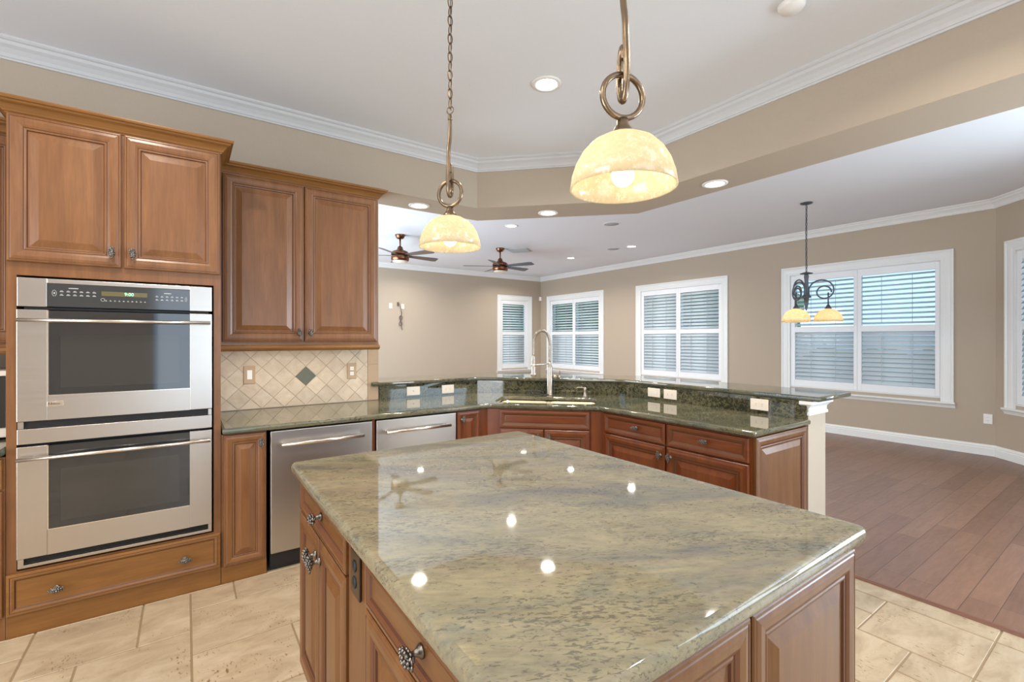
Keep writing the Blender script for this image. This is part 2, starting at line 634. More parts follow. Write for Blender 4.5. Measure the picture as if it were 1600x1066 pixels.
        for i in range(n if closed else n - 1):
            a, b = rings[i], rings[(i + 1) % n]
            for j in range(k):
                f = self.bm.faces.new([a[j], a[(j + 1) % k], b[(j + 1) % k], b[j]])
                f.material_index = mi
        if not closed and caps:
            for rg in (rings[0][::-1], rings[-1]):
                self.bm.faces.new(rg).material_index = mi
        return self

    def build(self, name, mats, parent=None, loc=(0, 0, 0), rot=(0, 0, 0), autosmooth=False):
        bmesh.ops.recalc_face_normals(self.bm, faces=self.bm.faces[:])
        me = bpy.data.meshes.new(name)
        self.bm.to_mesh(me)
        self.bm.free()
        if not isinstance(mats, (list, tuple)):
            mats = [mats]
        for m in mats:
            me.materials.append(M[m] if isinstance(m, str) else m)
        o = bpy.data.objects.new(name, me)
        o.location = loc
        o.rotation_euler = rot
        COL.objects.link(o)
        if parent:
            o.parent = parent
        return o


def tag(o, label, cat, group=None):
    o['label'] = label
    o['category'] = cat
    if group:
        o['group'] = group
    return o


def thing(name, label, cat, loc=(0, 0, 0), deg=0, group=None):
    o = bpy.data.objects.new(name, None)
    o.empty_display_size = 0.1
    o.location = loc
    o.rotation_euler = (0, 0, radians(deg))
    COL.objects.link(o)
    return tag(o, label, cat, group)


def struct(o):
    o['kind'] = 'structure'
    return o


def copy_tree(src, loc, deg=None, label=None):
    def rec(o, parent):
        c = o.copy()
        COL.objects.link(c)
        if parent is not None:
            c.parent = parent
        for ch in list(o.children):
            rec(ch, c)
        return c
    r = rec(src, None)
    r.location = loc
    if deg is not None:
        r.rotation_euler = (0, 0, radians(deg))
    if label:
        r['label'] = label
    return r


# ------------------------------------------------------------------ room shell
WX = -3.81      # kitchen oven wall
BY = 3.21       # beam / low wall kitchen face
OX = -4.21      # far side of oven wall beam
OY = 3.67
CK = 3.08       # kitchen ceiling
CF = 3.04       # family ceiling
SB = 2.637      # beam soffit
FX = -9.80      # family far wall
FY = 7.83       # family window wall
EX = 2.75       # east closure
SY = -3.6       # south closure
NX, NY = -1.20, 7.83    # corner where window wall turns 45 degrees
D2 = sqrt(2)


def wall_with_holes(name, x0, x1, z0, z1, holes, th, loc, deg, mat='wall'):
    """local frame: x along, front face y=0, thickness towards +y"""
    mb = MB()
    xs = sorted({x0, x1, *[h[0] for h in holes], *[h[1] for h in holes]})
    for a, b in zip(xs, xs[1:]):
        hs = [h for h in holes if h[0] <= a + 1e-6 and h[1] >= b - 1e-6]
        if not hs:
            mb.box(a, b, 0, th, z0, z1)
        else:
            h = hs[0]
            if h[2] > z0:
                mb.box(a, b, 0, th, z0, h[2])
            if h[3] < z1:
                mb.box(a, b, 0, th, h[3], z1)
    o = mb.build(name, mat, loc=loc, rot=(0, 0, radians(deg)))
    return struct(o)


# windows: (x of casing left edge, casing width, leaves)
OPZ = (0.64, 2.40)
WINS = [(-9.52, 2.04, 2), (-6.55, 2.04, 2), (-3.605, 2.04, 2)]
INS = 0.115
wall_with_holes('wall_right', FX - 0.15, NX + 0.06, 0, CF, [(x + INS, x + w - INS, *OPZ) for x, w, _ in WINS], 0.15, (0, FY, 0), 0)
# far wall faces +x : local x -> world +y
FARW = (6.43, 1.09)
wall_with_holes('wall_back', 0.0, FY, 0, CF, [(FARW[0] + INS, FARW[0] + FARW[1] - INS, *OPZ)], 0.15, (FX, 0, 0), 90)
# angled nook wall
ANG = (0.139, 1.40)
wall_with_holes('wall_nook', 0, 2.546, 0, CF, [(ANG[0] + INS, ANG[0] + ANG[1] - INS, *OPZ)], 0.15, (NX, NY, 0), -45)
nx2, ny2 = NX + 2.546 / D2, NY - 2.546 / D2
wall_with_holes('wall_nook_end', nx2, EX + 0.15, 0, CF, [(0.95, 2.25, 0.5, 2.5)], 0.15, (0, ny2, 0), 0)  # unseen openings here and below are added for the fill panels
wall_with_holes('wall_east', SY, ny2, 0, CK + 0.02, [(-0.4, 2.1, 0.2, 2.6), (3.8, 5.9, 0.3, 2.5)], 0.15, (EX, 0, 0), 90)
bpy.data.objects['wall_east'].location = (EX + 0.15, 0, 0)
wall_with_holes('wall_south', WX, EX, 0, CK + 0.02, [(-2.3, 0.5, 0.2, 2.4)], 0.15, (0, SY - 0.15, 0), 0)
wall_with_holes('wall_family_south', FX, OX, 0, CF, [(-9.0, -5.4, 0.05, 2.35)], 0.15, (0, 0.0, 0), 0)
# oven wall: up to the soffit, ends at y = 1.315
mb = MB()
mb.box(OX, WX, SY - 0.15, 1.315, 0, SB)
struct(mb.build('wall_left', 'wall'))

# beam that carries the low wall line: three runs, one mesh
mb = MB()
mb.prism([(OX, SY - 0.15), (WX, SY - 0.15), (WX, 2.27), (WX + (BY - 2.27), BY), (EX, BY), (EX, OY), (OY - 6.72, OY), (OX, 6.72 + OX)], SB, CK + 0.02)
struct(mb.build('trim_1', 'beam'))
bpy.data.objects['trim_1'].name = 'ceiling_beam'

mb = MB()
mb.prism([(WX - 0.02, SY - 0.15), (EX + 0.15, SY - 0.15), (EX + 0.15, BY + 0.02), (WX + (BY - 2.27), BY + 0.02), (WX - 0.02, 2.27)], CK, CK + 0.1)
struct(mb.build('ceiling', 'ceil'))
mb = MB()
mb.prism([(FX - 0.15, -0.0), (OX + 0.02, -0.0), (OX + 0.02, 2.50), (-3.04, OY - 0.02), (EX + 0.15, OY - 0.02), (EX + 0.15, ny2 + 0.15), (nx2 + 0.06, ny2 + 0.15), (NX + 0.06, NY + 0.15), (FX - 0.15, FY + 0.15)], CF, CF + 0.03)
struct(mb.build('ceiling.001', 'ceil_f'))

# floors
TY = 3.19
mb = MB()
mb.prism([(WX, SY), (EX, SY), (EX, TY), (WX, TY)], -0.06, -0.003)
# versailles travertine tiles
U = 0.2013
ox, oy = -0.467, 0.021
gx0, gx1 = -17, 16
gy0, gy1 = -18, 16
used = {}
tiles = []


def put(i, j, w, h):
    for a in range(i, i + w):
        for b in range(j, j + h):
            used[(a, b)] = 1
    tiles.append((i, j, w, h))


put(-2, 13, 2, 2)
put(0, 13, 2, 2)
put(-3, 15, 3, 1)
put(0, 15, 3, 1)
put(-1, 12, 1, 1)
put(-1, 11, 1, 1)
put(0, 11, 2, 2)
put(-3, 11, 2, 2)
for a_ in ((-13, -3, 2, 2), (-13, -1, 2, 1), (-11, -2, 3, 2), (-13, 0, 1, 1), (-13, 1, 1, 2), (-12, 0, 2, 3), (-10, 0, 2, 2), (-13, -5, 1, 2), (-12, -5, 2, 2), (-11, -3, 2, 1)):
    put(*a_)
for i in range(gx0, gx1):
    for j in range(gy0, gy1):
        if (i, j) in used:
            continue
        opts = [(3, 2), (2, 3), (2, 2), (2, 2), (1, 2), (2, 1), (1, 1)]
        random.shuffle(opts)
        opts.sort(key=lambda t: -t[0] * t[1] + random.random() * 3.2)
        for w, h in opts:
            if i + w <= gx1 and j + h <= gy1 and all((a, b) not in used for a in range(i, i + w) for b in range(j, j + h)):
                put(i, j, w, h)
                break
lay = mb.bm.loops.layers.color.new('tile_tone')
for i, j, w, h in tiles:
    x0, x1, y0, y1 = ox + i * U, ox + (i + w) * U, oy + j * U, oy + (j + h) * U
    x0, x1, y0, y1 = max(x0, WX), min(x1, EX), max(y0, SY), min(y1, TY - 0.004)
    if x1 - x0 < 0.02 or y1 - y0 < 0.02:
        continue
    g = 0.0038
    b_ = 0.002
    lo = [(x0 + g, y0 + g), (x1 - g, y0 + g), (x1 - g, y1 - g), (x0 + g, y1 - g)]
    hi = [(x0 + g + b_, y0 + g + b_), (x1 - g - b_, y0 + g + b_), (x1 - g - b_, y1 - g - b_), (x0 + g + b_, y1 - g - b_)]
    va = [mb.bm.verts.new((x, y, -0.003)) for x, y in lo]
    vb = [mb.bm.verts.new((x, y, 0.0)) for x, y in hi]
    t = (random.random(), random.random(), random.random(), 1)
    fs = [mb.bm.faces.new(vb)] + [mb.bm.faces.new([va[k], va[(k + 1) % 4], vb[(k + 1) % 4], vb[k]]) for k in range(4)]
    for f in fs:
        f.material_index = 1
        for l in f.loops:
            l[lay] = t
struct(mb.build('floor', ['grout', 'travertine']))
mb = MB()
mb.prism([(FX - 0.15, 0), (WX, 0), (WX, TY), (EX + 0.15, TY), (EX + 0.15, ny2 + 0.15), (nx2 + 0.06, ny2 + 0.15), (NX + 0.06, NY + 0.15), (FX - 0.15, FY + 0.15)], -0.06, 0.0)
struct(mb.build('floor.001', 'planks'))
mb = MB()
mb.sweep([(-1.33, TY + 0.012), (EX, TY + 0.012)], [(-0.022, 0.0), (-0.018, 0.007), (0.0, 0.010), (0.018, 0.007), (0.022, 0.0)])
struct(mb.build('trim_2', 'strip'))

# crown moulding
CROWN = [(0, 0), (0.012, 0.0), (0.016, 0.010), (0.022, 0.012), (0.030, 0.030), (0.048, 0.052), (0.066, 0.066), (0.074, 0.082), (0.084, 0.086), (0.092, 0.094), (0.092, 0.104), (0, 0.104)]


def crown(name, path, top, side, h=0.104, mat='trim', closed=False):
    mb = MB()
    mb.sweep(path, [(o, top - 0.104 + z) for o, z in CROWN], side, closed)
    return struct(mb.build(name, mat))


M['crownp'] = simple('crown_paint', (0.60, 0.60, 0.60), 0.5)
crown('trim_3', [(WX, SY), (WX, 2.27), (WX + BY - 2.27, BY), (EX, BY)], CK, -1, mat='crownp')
crown('trim_4', [(FX, 0.15), (FX, FY), (NX, NY), (nx2, ny2), (EX, ny2)], CF + 0.0, -1)
BASE = [(0, 0), (0.018, 0), (0.018, 0.085), (0.013, 0.095), (0.015, 0.105), (0.008, 0.122), (0.006, 0.130), (0, 0.130)]
mb = MB()
mb.sweep([(FX, 0.15), (FX, FY), (NX, NY), (nx2, ny2), (EX, ny2)], BASE, -1)
struct(mb.build('baseboard_right', 'trim'))

# low wall carrying the bar: three runs
LW = 1.0
mb = MB()
t_ = 0.25
k0 = 2.27 - WX   # y-x of the kitchen face = 6.08
k1 = k0 + t_ * D2
mb.prism([(WX, 1.315), (WX, 2.27), (BY + 0 - k0, BY), (-1.32, BY), (-1.32, BY + t_), (BY + t_ - k1, BY + t_), (WX - t_, WX - t_ + k1), (WX - t_, 1.315)], 0, LW)
struct(mb.build('wall_low', 'wall'))
# cap moulding on the end of the low wall
CAP = [(0, 0.0), (0.012, 0.0), (0.012, 0.014), (0.006, 0.022), (0.008, 0.045), (0.020, 0.062), (0.034, 0.070), (0.034, 0.090), (0, 0.090)]
mb = MB()
mb.sweep([(-1.36, BY), (-1.32, BY), (-1.32, BY + t_), (-1.9, BY + t_)], [(o, LW - 0.091 + z) for o, z in CAP], -1)
struct(mb.build('trim_5', 'trim'))


# ------------------------------------------------------------------ windows
def build_window(n, w, loc, deg):
    """local x: 0..w across casing, y=0 wall face, toward +y outside; z absolute"""
    root = bpy.data.objects.new('window_%d' % n, None)
    root.location = loc
    root.rotation_euler = (0, 0, radians(deg))
    COL.objects.link(root)
    struct(root)
    zt = 2.515
    mb = MB()
    # casing: three mitred sides swept in the wall plane
    prof = [(0, 0), (0.0, 0.022), (0.018, 0.024), (0.03, 0.016), (0.055, 0.018), (0.085, 0.016), (0.100, 0.012), (0.125, 0.012), (0.125, 0.0)]
    pts = [(0, 0.60), (0, zt), (w, zt), (w, 0.60)]
    ins = [(1, 0), (1, -1), (-1, -1), (-1, 0)]
    rings = []
    for (px, pz), (ix, iz) in zip(pts, ins):
        rings.append([mb.bm.verts.new((px + ix * o, -d, pz + iz * o)) for o, d in prof])
    k = len(prof)
    for a, b in zip(rings, rings[1:]):
        for j in range(k):
            mb.bm.faces.new([a[j], a[(j + 1) % k], b[(j + 1) % k], b[j]])
    for r in (rings[0], rings[-1]):
        mb.bm.faces.new(r)
    mb.build('window_casing', 'trim', root)
    # sill with apron
    mb = MB()
    ap = [(0, 0), (0.010, 0), (0.012, 0.010), (0.022, 0.030), (0.036, 0.046), (0.045, 0.052), (0.045, 0.072), (0, 0.072)]
    mb.sweep([(-0.014, 0.0), (w + 0.014, 0.0)], [(o, 0.53 + z) for o, z in ap], -1)
    mb.build('window_sill', 'trim', root)
    # jamb liner inside the opening, sash and glass
    a, b = INS, w - INS
    z0, z1 = OPZ
    mb = MB()
    mb.box(a + 0.001, a + 0.016, 0.001, 0.149, z0 + 0.001, z1 - 0.001)
    mb.box(b - 0.016, b - 0.001, 0.001, 0.149, z0 + 0.001, z1 - 0.001)
    mb.box(a + 0.016, b - 0.016, 0.001, 0.149, z1 - 0.016, z1 - 0.001)
    mb.box(a + 0.016, b - 0.016, 0.001, 0.149, z0 + 0.001, z0 + 0.016)
    mb.build('jamb', 'trim', root)
    mb = MB()
    a2, b2 = a + 0.016, b - 0.016
    mid = (z0 + z1) / 2
    for (p, q) in ((z0 + 0.016, z0 + 0.06), (mid - 0.02, mid + 0.02), (z1 - 0.06, z1 - 0.016)):
        mb.box(a2, b2, 0.10, 0.135, p, q)
    mb.box(a2, a2 + 0.04, 0.10, 0.135, z0 + 0.06, z1 - 0.06)
    mb.box(b2 - 0.04, b2, 0.10, 0.135, z0 + 0.06, z1 - 0.06)
    if w > 1.5:
        mb.box(w / 2 - 0.025, w / 2 + 0.025, 0.10, 0.135, z0 + 0.06, z1 - 0.06)
    mb.build('sash', 'trim', root)
    mb = MB()
    mb.box(a2 + 0.02, b2 - 0.02, 0.115, 0.120, z0 + 0.03, z1 - 0.03)
    mb.build('glass_pane', 'glass', root)
    return root


def build_shutter(w, lx0, lx1, tilt_up, tilt_lo, label, loc, deg, hinge_l=True, sections=((0.755, 1.497), (1.58, 2.285))):
    """one leaf: local x 0..w, louvre openings lx0..lx1"""
    root = thing('plantation_shutter', label, 'shutter', loc, deg, 'white plantation shutters')
    z0, z1 = OPZ[0] + 0.018, OPZ[1] - 0.018
    mb = MB()
    y0, y1 = 0.004, 0.034
    mb.box(0, lx0, y0, y1, z0, z1, 0.003, seg=1)
    mb.box(lx1, w, y0, y1, z0, z1, 0.003, seg=1)
    zs = [z0, sections[0][0], sections[0][1], sections[1][0], sections[1][1], z1]
    for p, q in ((zs[0], zs[1]), (zs[2], zs[3]), (zs[4], zs[5])):
        mb.box(lx0, lx1, y0, y1, p, q)
    mb.build('shutter_frame', 'shut', root)
    for (p, q), tl in zip(sections, (tilt_lo, tilt_up)):
        mb = MB()
        n = round((q - p) / 0.062)
        pitch = (q - p) / n
        ca, sa = cos(radians(tl)), sin(radians(tl))
        for i in range(n):
            zc = p + pitch * (i + 0.5)
            ring0, ring1 = [], []
            for kk in range(10):
                a = 2 * pi * kk / 10
                u, v = 0.032 * cos(a), 0.0055 * sin(a)
                # u axis: towards outside and up by tilt
                yy = 0.019 + u * ca - v * sa
                zz = zc + u * sa + v * ca
                ring0.append(mb.bm.verts.new((lx0 + 0.002, yy, zz)))
                ring1.append(mb.bm.verts.new((lx1 - 0.002, yy, zz)))
            for kk in range(10):
                f = mb.bm.faces.new([ring0[kk], ring0[(kk + 1) % 10], ring1[(kk + 1) % 10], ring1[kk]])
                f.smooth = True
            mb.bm.faces.new(ring0[::-1])
            mb.bm.faces.new(ring1)
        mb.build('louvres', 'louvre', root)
        # small connecting clips along the louvre edges
        for fx in ((0.30, 0.72) if lx1 - lx0 > 0.4 else (0.5,)):
            xx = lx0 + (lx1 - lx0) * fx
            mb = MB()
            mb.box(xx - 0.003, xx + 0.003, -0.016, -0.012, p + 0.03, q - 0.03)
            mb.build('tilt_rod', 'rod', root)
    return root


desc = ['the window nearest the far corner', 'the middle window of the long wall', 'the window behind the chandelier']
tilts = [((35, 72), (42, 52)), ((66, 70), (58, 66)), ((30, 64), (28, 66))]
for n, ((x, w, lv), ds, tl) in enumerate(zip(WINS, desc, tilts)):
    build_window(n + 1, w, (x, FY, 0), 0)
    lw = (w - 2 * INS - 0.034) / 2 - 0.001
    x0 = x + INS + 0.017
    for s in (0, 1):
        lab = 'white louvred %s shutter of %s' % (['left', 'right'][s], ds)
        o0 = x0 + s * (lw + 0.002)
        la, lb = (0.062, lw - 0.044) if s == 0 else (0.050, lw - 0.048)
        build_shutter(lw, la, lb, tl[s][0], tl[s][1], lab, (o0, FY, 0), 0)
build_window(4, FARW[1], (FX, FARW[0], 0), 90)
lw = FARW[1] - 2 * INS - 0.034
build_shutter(lw, 0.04, lw - 0.10, 40, 66, 'narrow white louvred shutter on the far taupe wall left of the faucet', (FX, FARW[0] + INS + 0.017, 0), 90)
c45 = cos(radians(45))
build_window(5, ANG[1], (NX + ANG[0] * c45, NY - ANG[0] * c45, 0), -45)
lw = ANG[1] - 2 * INS - 0.034
q = ANG[0] + INS + 0.017
build_shutter(lw, 0.06, lw - 0.06, 40, 60, 'white louvred shutter of the angled window cut by the right edge of the photo', (NX + q * c45, NY - q * c45, 0), -45)

# ------------------------------------------------------------------ cabinetry
DOOR = [(0.0005, 0.016, 0), (0.004, 0.0195, 0), (0.009, 0.0205, 0), (0.011, 0.0190, 1), (0.014, 0.0205, 0), (0.026, 0.0225, 0), (0.044, 0.0205, 0),
        (0.054, 0.0165, 2), (0.057, 0.0145, 1), (0.061, 0.0160, 0), (0.066, 0.0150, 2), (0.069, 0.0100, 1), (0.075, 0.0095, 0), (0.104, 0.0185, 0), (0.107, 0.0195, 0)]
FLAT = [(0.0005, 0.016, 0), (0.003, 0.0195, 0), (0.012, 0.0205, 0), (0.015, 0.0190, 1), (0.019, 0.0200, 0), (0.028, 0.0165, 2), (0.033, 0.0120, 1), (0.037, 0.0115, 0)]
DRAW = [(0.0005, 0.016, 0), (0.003, 0.0195, 0), (0.010, 0.0210, 0), (0.012, 0.0195, 1), (0.016, 0.0205, 0), (0.022, 0.0190, 0), (0.036, 0.0110, 2), (0.039, 0.0095, 1), (0.043, 0.0100, 0), (0.046, 0.0105, 0)]

# ornate pewter knob, modelled once: stem along -y, cone-shaped berry head upright
mb = MB()
mb.lathe([(0.0, 0.0), (0.0105, 0.0), (0.0105, -0.003), (0.0075, -0.006), (0.0048, -0.010), (0.0042, -0.016), (0.006, -0.020), (0.0, -0.020)], seg=14, axis='y')
rows = [(-0.017, 0.0035, 1), (-0.011, 0.0062, 5), (-0.004, 0.0088, 7), (0.003, 0.0095, 8), (0.010, 0.0085, 7), (0.016, 0.0055, 5)]
mb.ball((0, -0.024, -0.001), 0.0085, (1, 0.75, 1.9), 2)
for z, r, n in rows:
    for k in range(n):
        a = 2 * pi * (k + 0.5 * (rows.index((z, r, n)) % 2)) / n
        mb.ball((r * cos(a), -0.024 + r * 0.72 * sin(a), z), 0.0034, (1, 0.9, 1.1), 1)
mb.ball((0, -0.024, -0.021), 0.0030, (1, 1, 1.5), 1)
mb.ball((0.004, -0.024, 0.021), 0.0035, (1.5, 0.6, 0.9), 1)
mb.ball((-0.004, -0.024, 0.021), 0.0035, (1.5, 0.6, 0.9), 1)
_k = mb.build('knob', 'pewter')
KNOB = _k.data
bpy.data.objects.remove(_k)


def knob(parent, x, z, y=-0.021, horiz=False, s=1.0):
    o = bpy.data.objects.new('knob', KNOB)
    o.parent = parent
    o.location = (x, y, z)
    o.rotation_euler = (0, radians(90) if horiz else 0, 0)
    o.scale = (s, s, s)
    COL.objects.link(o)
    return o


def door(root, x0, x1, z0, z1, mat='wood', prof=DOOR, name='door', knobs=(), horiz=False, ks=1.25, thick=0.0):
    mb = MB()
    mb.panel(x0, x1, z0, z1, prof)
    mb.bm.transform(Matrix.Translation((0, -0.0005, 0)))
    o = mb.build(name, [mat, 'glaze', mat if mat.startswith('wood') else 'bevel_shade'], root)
    for kx, kz in knobs:
        knob(o, kx, kz, -prof[-1][1] if horiz else -0.0215, horiz, ks)
    return o


# --- tall oven cabinet (local x from y=-0.68)
FC = -3.095
tall = thing('oven_cabinet', 'tall brown raised-panel cabinet housing the double wall oven', 'cabinet', (FC, -0.68, 0), 90)
Wt = 0.841
mb = MB()
dep = FC - WX - 0.002
mb.box(0, 0.034, 0, dep, 0.105, 2.44)
mb.box(Wt - 0.034, Wt, 0, dep, 0.105, 2.44)
mb.box(0.034, Wt - 0.034, 0, dep, 1.690, 2.44)
mb.box(0.034, Wt - 0.034, 0, dep, 0.105, 0.306)
mb.box(0.034, Wt - 0.034, dep - 0.02, dep, 0.306, 1.690)
mb.build('cabinet_body', 'wood', tall)
door(tall, 0.004, 0.411, 1.752, 2.434, knobs=[(0.375, 1.822)])
door(tall, 0.421, 0.836, 1.752, 2.434, knobs=[(0.457, 1.824)])
door(tall, 0.002, 0.839, 0.108, 0.300, mat='wood_h', prof=FLAT, name='drawer', knobs=[(0.172, 0.196), (0.675, 0.196)], horiz=True)
mb = MB()
mb.box(0.0, Wt + 0.0, -0.004, dep, 0.0, 0.104, 0.002)
mb.build('toe_kick', 'wood_h', tall)
CC = [(0, 0), (0.004, 0), (0.006, 0.006), (0.010, 0.008), (0.014, 0.016), (0.030, 0.036), (0.044, 0.044), (0.048, 0.052), (0.056, 0.054), (0.060, 0.062), (0.060, 0.068), (0, 0.068)]
mb = MB()
mb.sweep([(0.0, 0.27), (0.0, 0.0), (Wt, 0.0), (Wt, 0.27)], [(o, 2.436 + z) for o, z in CC], -1)
mb.build('crown_moulding', 'wood_h', tall)

# --- double wall oven
oven = thing('double_wall_oven', 'stainless double wall oven with two handles set in the tall cabinet', 'oven', (FC, -0.68, 0), 90)
OX0, OX1 = 0.040, 0.797
mb = MB()
mb.box(OX0 + 0.012, OX1 - 0.012, 0.03, 0.56, 0.330, 1.660)
mb.build('oven_body', 'black', oven)
YF = -0.026
mb = MB()   # control fascia
mb.box(OX0, 0.140, YF, 0.03, 1.543, 1.677, 0.002)
mb.box(0.697, OX1, YF, 0.03, 1.543, 1.677, 0.002)
mb.box(0.140, 0.697, YF, 0.03, 1.656, 1.677, 0.002)
mb.build('control_fascia', 'steel', oven)
mb = MB()
mb.box(0.1405, 0.6965, YF + 0.002, 0.03, 1.545, 1.655)
cp = mb.build('control_panel', 'ctrlglass', oven)
mb = MB()
mb.box(0.335, 0.515, YF + 0.001, YF + 0.0019, 1.606, 1.628)
mb.build('display', 'amber', cp)
ym = YF + 0.0012
yn = YF + 0.0019


def pads(mb, x0, n, w, rows):
    for zz in rows:
        for i in range(n):
            xx = x0 + i * w
            mb.box(xx + 0.004, xx + w - 0.006, ym, yn, zz, zz + 0.0022)
            mb.box(xx + 0.006, xx + w - 0.009, ym, yn, zz + 0.0045, zz + 0.0060)


def oval(mb, cx_, cz_, rx, rz):
    for kk in range(16):
        a0, a1 = 2 * pi * kk / 16, 2 * pi * (kk + 1) / 16
        mb.quad([(cx_ + rx * cos(a0), ym, cz_ + rz * sin(a0)), (cx_ + rx * cos(a1), ym, cz_ + rz * sin(a1)),
                 (cx_ + (rx - 0.0012) * cos(a1), ym, cz_ + (rz - 0.0012) * sin(a1)), (cx_ + (rx - 0.0012) * cos(a0), ym, cz_ + (rz - 0.0012) * sin(a0))])


mb = MB()
pads(mb, 0.180, 6, 0.0235, (1.600, 1.617))
mb.box(0.215, 0.250, ym, yn, 1.634, 1.637)
oval(mb, 0.165, 1.610, 0.008, 0.015)
mb.box(0.163, 0.167, ym, yn, 1.606, 1.614)
mb.build('key_print', 'print', cp)
mb = MB()
pads(mb, 0.545, 6, 0.0215, (1.594, 1.611))
mb.box(0.585, 0.615, ym, yn, 1.630, 1.633)
oval(mb, 0.680, 1.604, 0.004, 0.012)
mb.build('key_print', 'print', cp)
mb = MB()
pads(mb, 0.345, 10, 0.017, (1.580,))
oval(mb, 0.340, 1.586, 0.008, 0.008)
mb.build('key_print', 'print', cp)


def text(s, size, mat, parent, loc, rot, name='lettering', ext=0.0003):
    c = bpy.data.curves.new(name, 'FONT')
    c.body = s
    c.size = size
    c.extrude = ext
    c.align_x = 'CENTER'
    c.align_y = 'CENTER'
    c.materials.append(M[mat])
    o = bpy.data.objects.new(name, c)
    o.location = loc
    o.rotation_euler = rot
    o.parent = parent
    COL.objects.link(o)
    bpy.context.view_layer.update()
    me = bpy.data.meshes.new_from_object(o.evaluated_get(bpy.context.evaluated_depsgraph_get()))
    n = bpy.data.objects.new(name, me)
    n.location, n.rotation_euler, n.parent = loc, rot, parent
    bpy.data.objects.remove(o)
    COL.objects.link(n)
    n.name = name
    return n


text('9:00', 0.022, 'digits', cp, (0.442, YF + 0.0004, 1.617), (radians(90), 0, 0), 'clock_digits')


def oven_door(z0, z1, gz0, gz1, hz):
    mb = MB()
    # steel face with window cut-out: four bars
    a, b = OX0, OX1
    g0, g1 = 0.143, 0.697
    mb.box(a, g0, YF - 0.006, 0.022, z0, z1, 0.002)
    mb.box(g1, b, YF - 0.006, 0.022, z0, z1, 0.002)
    mb.box(g0, g1, YF - 0.006, 0.022, z0, gz0, 0.0)
    if gz1 < z1 - 0.002:
        mb.box(g0, g1, YF - 0.006, 0.022, gz1, z1, 0.0)
    d = mb.build('oven_door', 'steel', oven)
    mb = MB()
    gi = 0.004
    mb.box(g0, g0 + gi, YF - 0.008, YF, gz0, gz1)
    mb.box(g0 + gi, g1, YF - 0.008, YF, gz0, gz0 + gi)
    mb.build('window_trim', 'handle', d)
    mb = MB()
    mb.box(g0 + gi, g1, YF - 0.005, 0.010, gz0 + gi, gz1 - 0.001)
    mb.build('oven_window', 'blackglass', d)
    mb = MB()   # lighter inner pane seen through the glass
    mb.box(g0 + 0.045, g1 - 0.045, YF - 0.0056, YF - 0.0050, gz0 + 0.035, gz1 - 0.115)
    mb.build('inner_pane', 'innerglass', d)
    mb = MB()
    yh = YF - 0.050
    mb.tube([(a + 0.008, yh, hz), (b - 0.008, yh, hz)], 0.0085, 14)
    for xx in (a + 0.060, b - 0.050):
        mb.tube([(xx, YF - 0.007, hz), (xx, yh + 0.006, hz)], 0.0065, 10)
    mb.build('handle', 'handle', d)
    return d


M['innerglass'] = simple('tinted_inner_glass', (0.030, 0.030, 0.029), 0.05, 0.0, spec=0.9)
d1 = oven_door(1.006, 1.528, 1.121, 1.526, 1.478)
d2 = oven_door(0.368, 0.888, 0.486, 0.886, 0.836)
mb = MB()
mb.box(0.142, 0.198, YF - 0.0075, YF - 0.0062, 1.070, 1.094, 0.0005)
bd = mb.build('badge', 'handle', d1)
mb = MB()
for i in range(9):
    hh = (0.010, 0.005, 0.009, 0.005, 0.007, 0.005, 0.004, 0.004, 0.004)[i]
    mb.box(0.147 + i * 0.0045, 0.1495 + i * 0.0045, YF - 0.0079, YF - 0.0076, 1.079, 1.079 + hh)
mb.build('badge_print', 'black', d1)
# trim bars and dark vents between the doors
mb = MB()
mb.box(OX0, OX1, YF, 0.03, 0.899, 0.969, 0.002)
mb.build('middle_trim', 'steel', oven)
mb = MB()
mb.box(OX0, OX1, YF + 0.012, 0.03, 0.319, 0.333, 0.001)
mb.box(OX0, OX0 + 0.020, YF + 0.012, 0.03, 0.332, 0.362)
mb.box(OX1 - 0.016, OX1, YF + 0.012, 0.03, 0.332, 0.362)
mb.build('lower_trim', 'steel', oven)
for a_, b_ in ((OX0, OX0 + 0.020), (OX1 - 0.016, OX1)):
    mb = MB()
    mb.box(a_, b_, YF + 0.012, 0.03, 0.970, 1.002)
    mb.build('vent_end', 'steel', oven)
for z0, z1 in ((0.334, 0.362), (0.970, 1.002), (1.530, 1.541)):
    mb = MB()
    mb.box(OX0 + 0.021, OX1 - 0.017, YF + 0.022, 0.029, z0, z1)
    for i in range(3):
        zz = z0 + (z1 - z0) * (i + 1) / 4
        mb.box(OX0 + 0.021, OX1 - 0.017, YF + 0.018, YF + 0.022, zz - 0.001, zz + 0.001)
    mb.build('vent', 'black', oven)

# --- upper cabinet right of the ovens
FU = -3.43
upc = thing('upper_wall_cabinet', 'brown two-door wall cabinet above the tiled backsplash', 'cabinet', (FU, 0.163, 0), 90)
Wu = 1.015
du = FU - WX - 0.002
mb = MB()
mb.box(0, Wu, 0, du, 1.362, 2.44)
mb.build('cabinet_body', 'wood', upc)
door(upc, 0.022, 0.496, 1.372, 2.434, knobs=[(0.462, 1.432)])
door(upc, 0.502, 1.006, 1.372, 2.434, knobs=[(0.536, 1.430)])
mb = MB()
mb.sweep([(0.0, 0.0), (Wu, 0.0), (Wu, du)], [(o, 2.436 + z) for o, z in CC], -1)
mb.build('crown_moulding', 'wood_h', upc)
mb = MB()
RAIL = [(-0.02, 0), (0.004, 0), (0.010, 0.006), (0.014, 0.018), (0.010, 0.034), (0.004, 0.040), (0.004, 0.0495), (-0.02, 0.0495)]
mb.sweep([(0.0, 0.0), (Wu, 0.0), (Wu, du)], [(o, 1.312 + z) for o, z in RAIL], -1)
mb.build('light_rail', 'wood_h', upc)

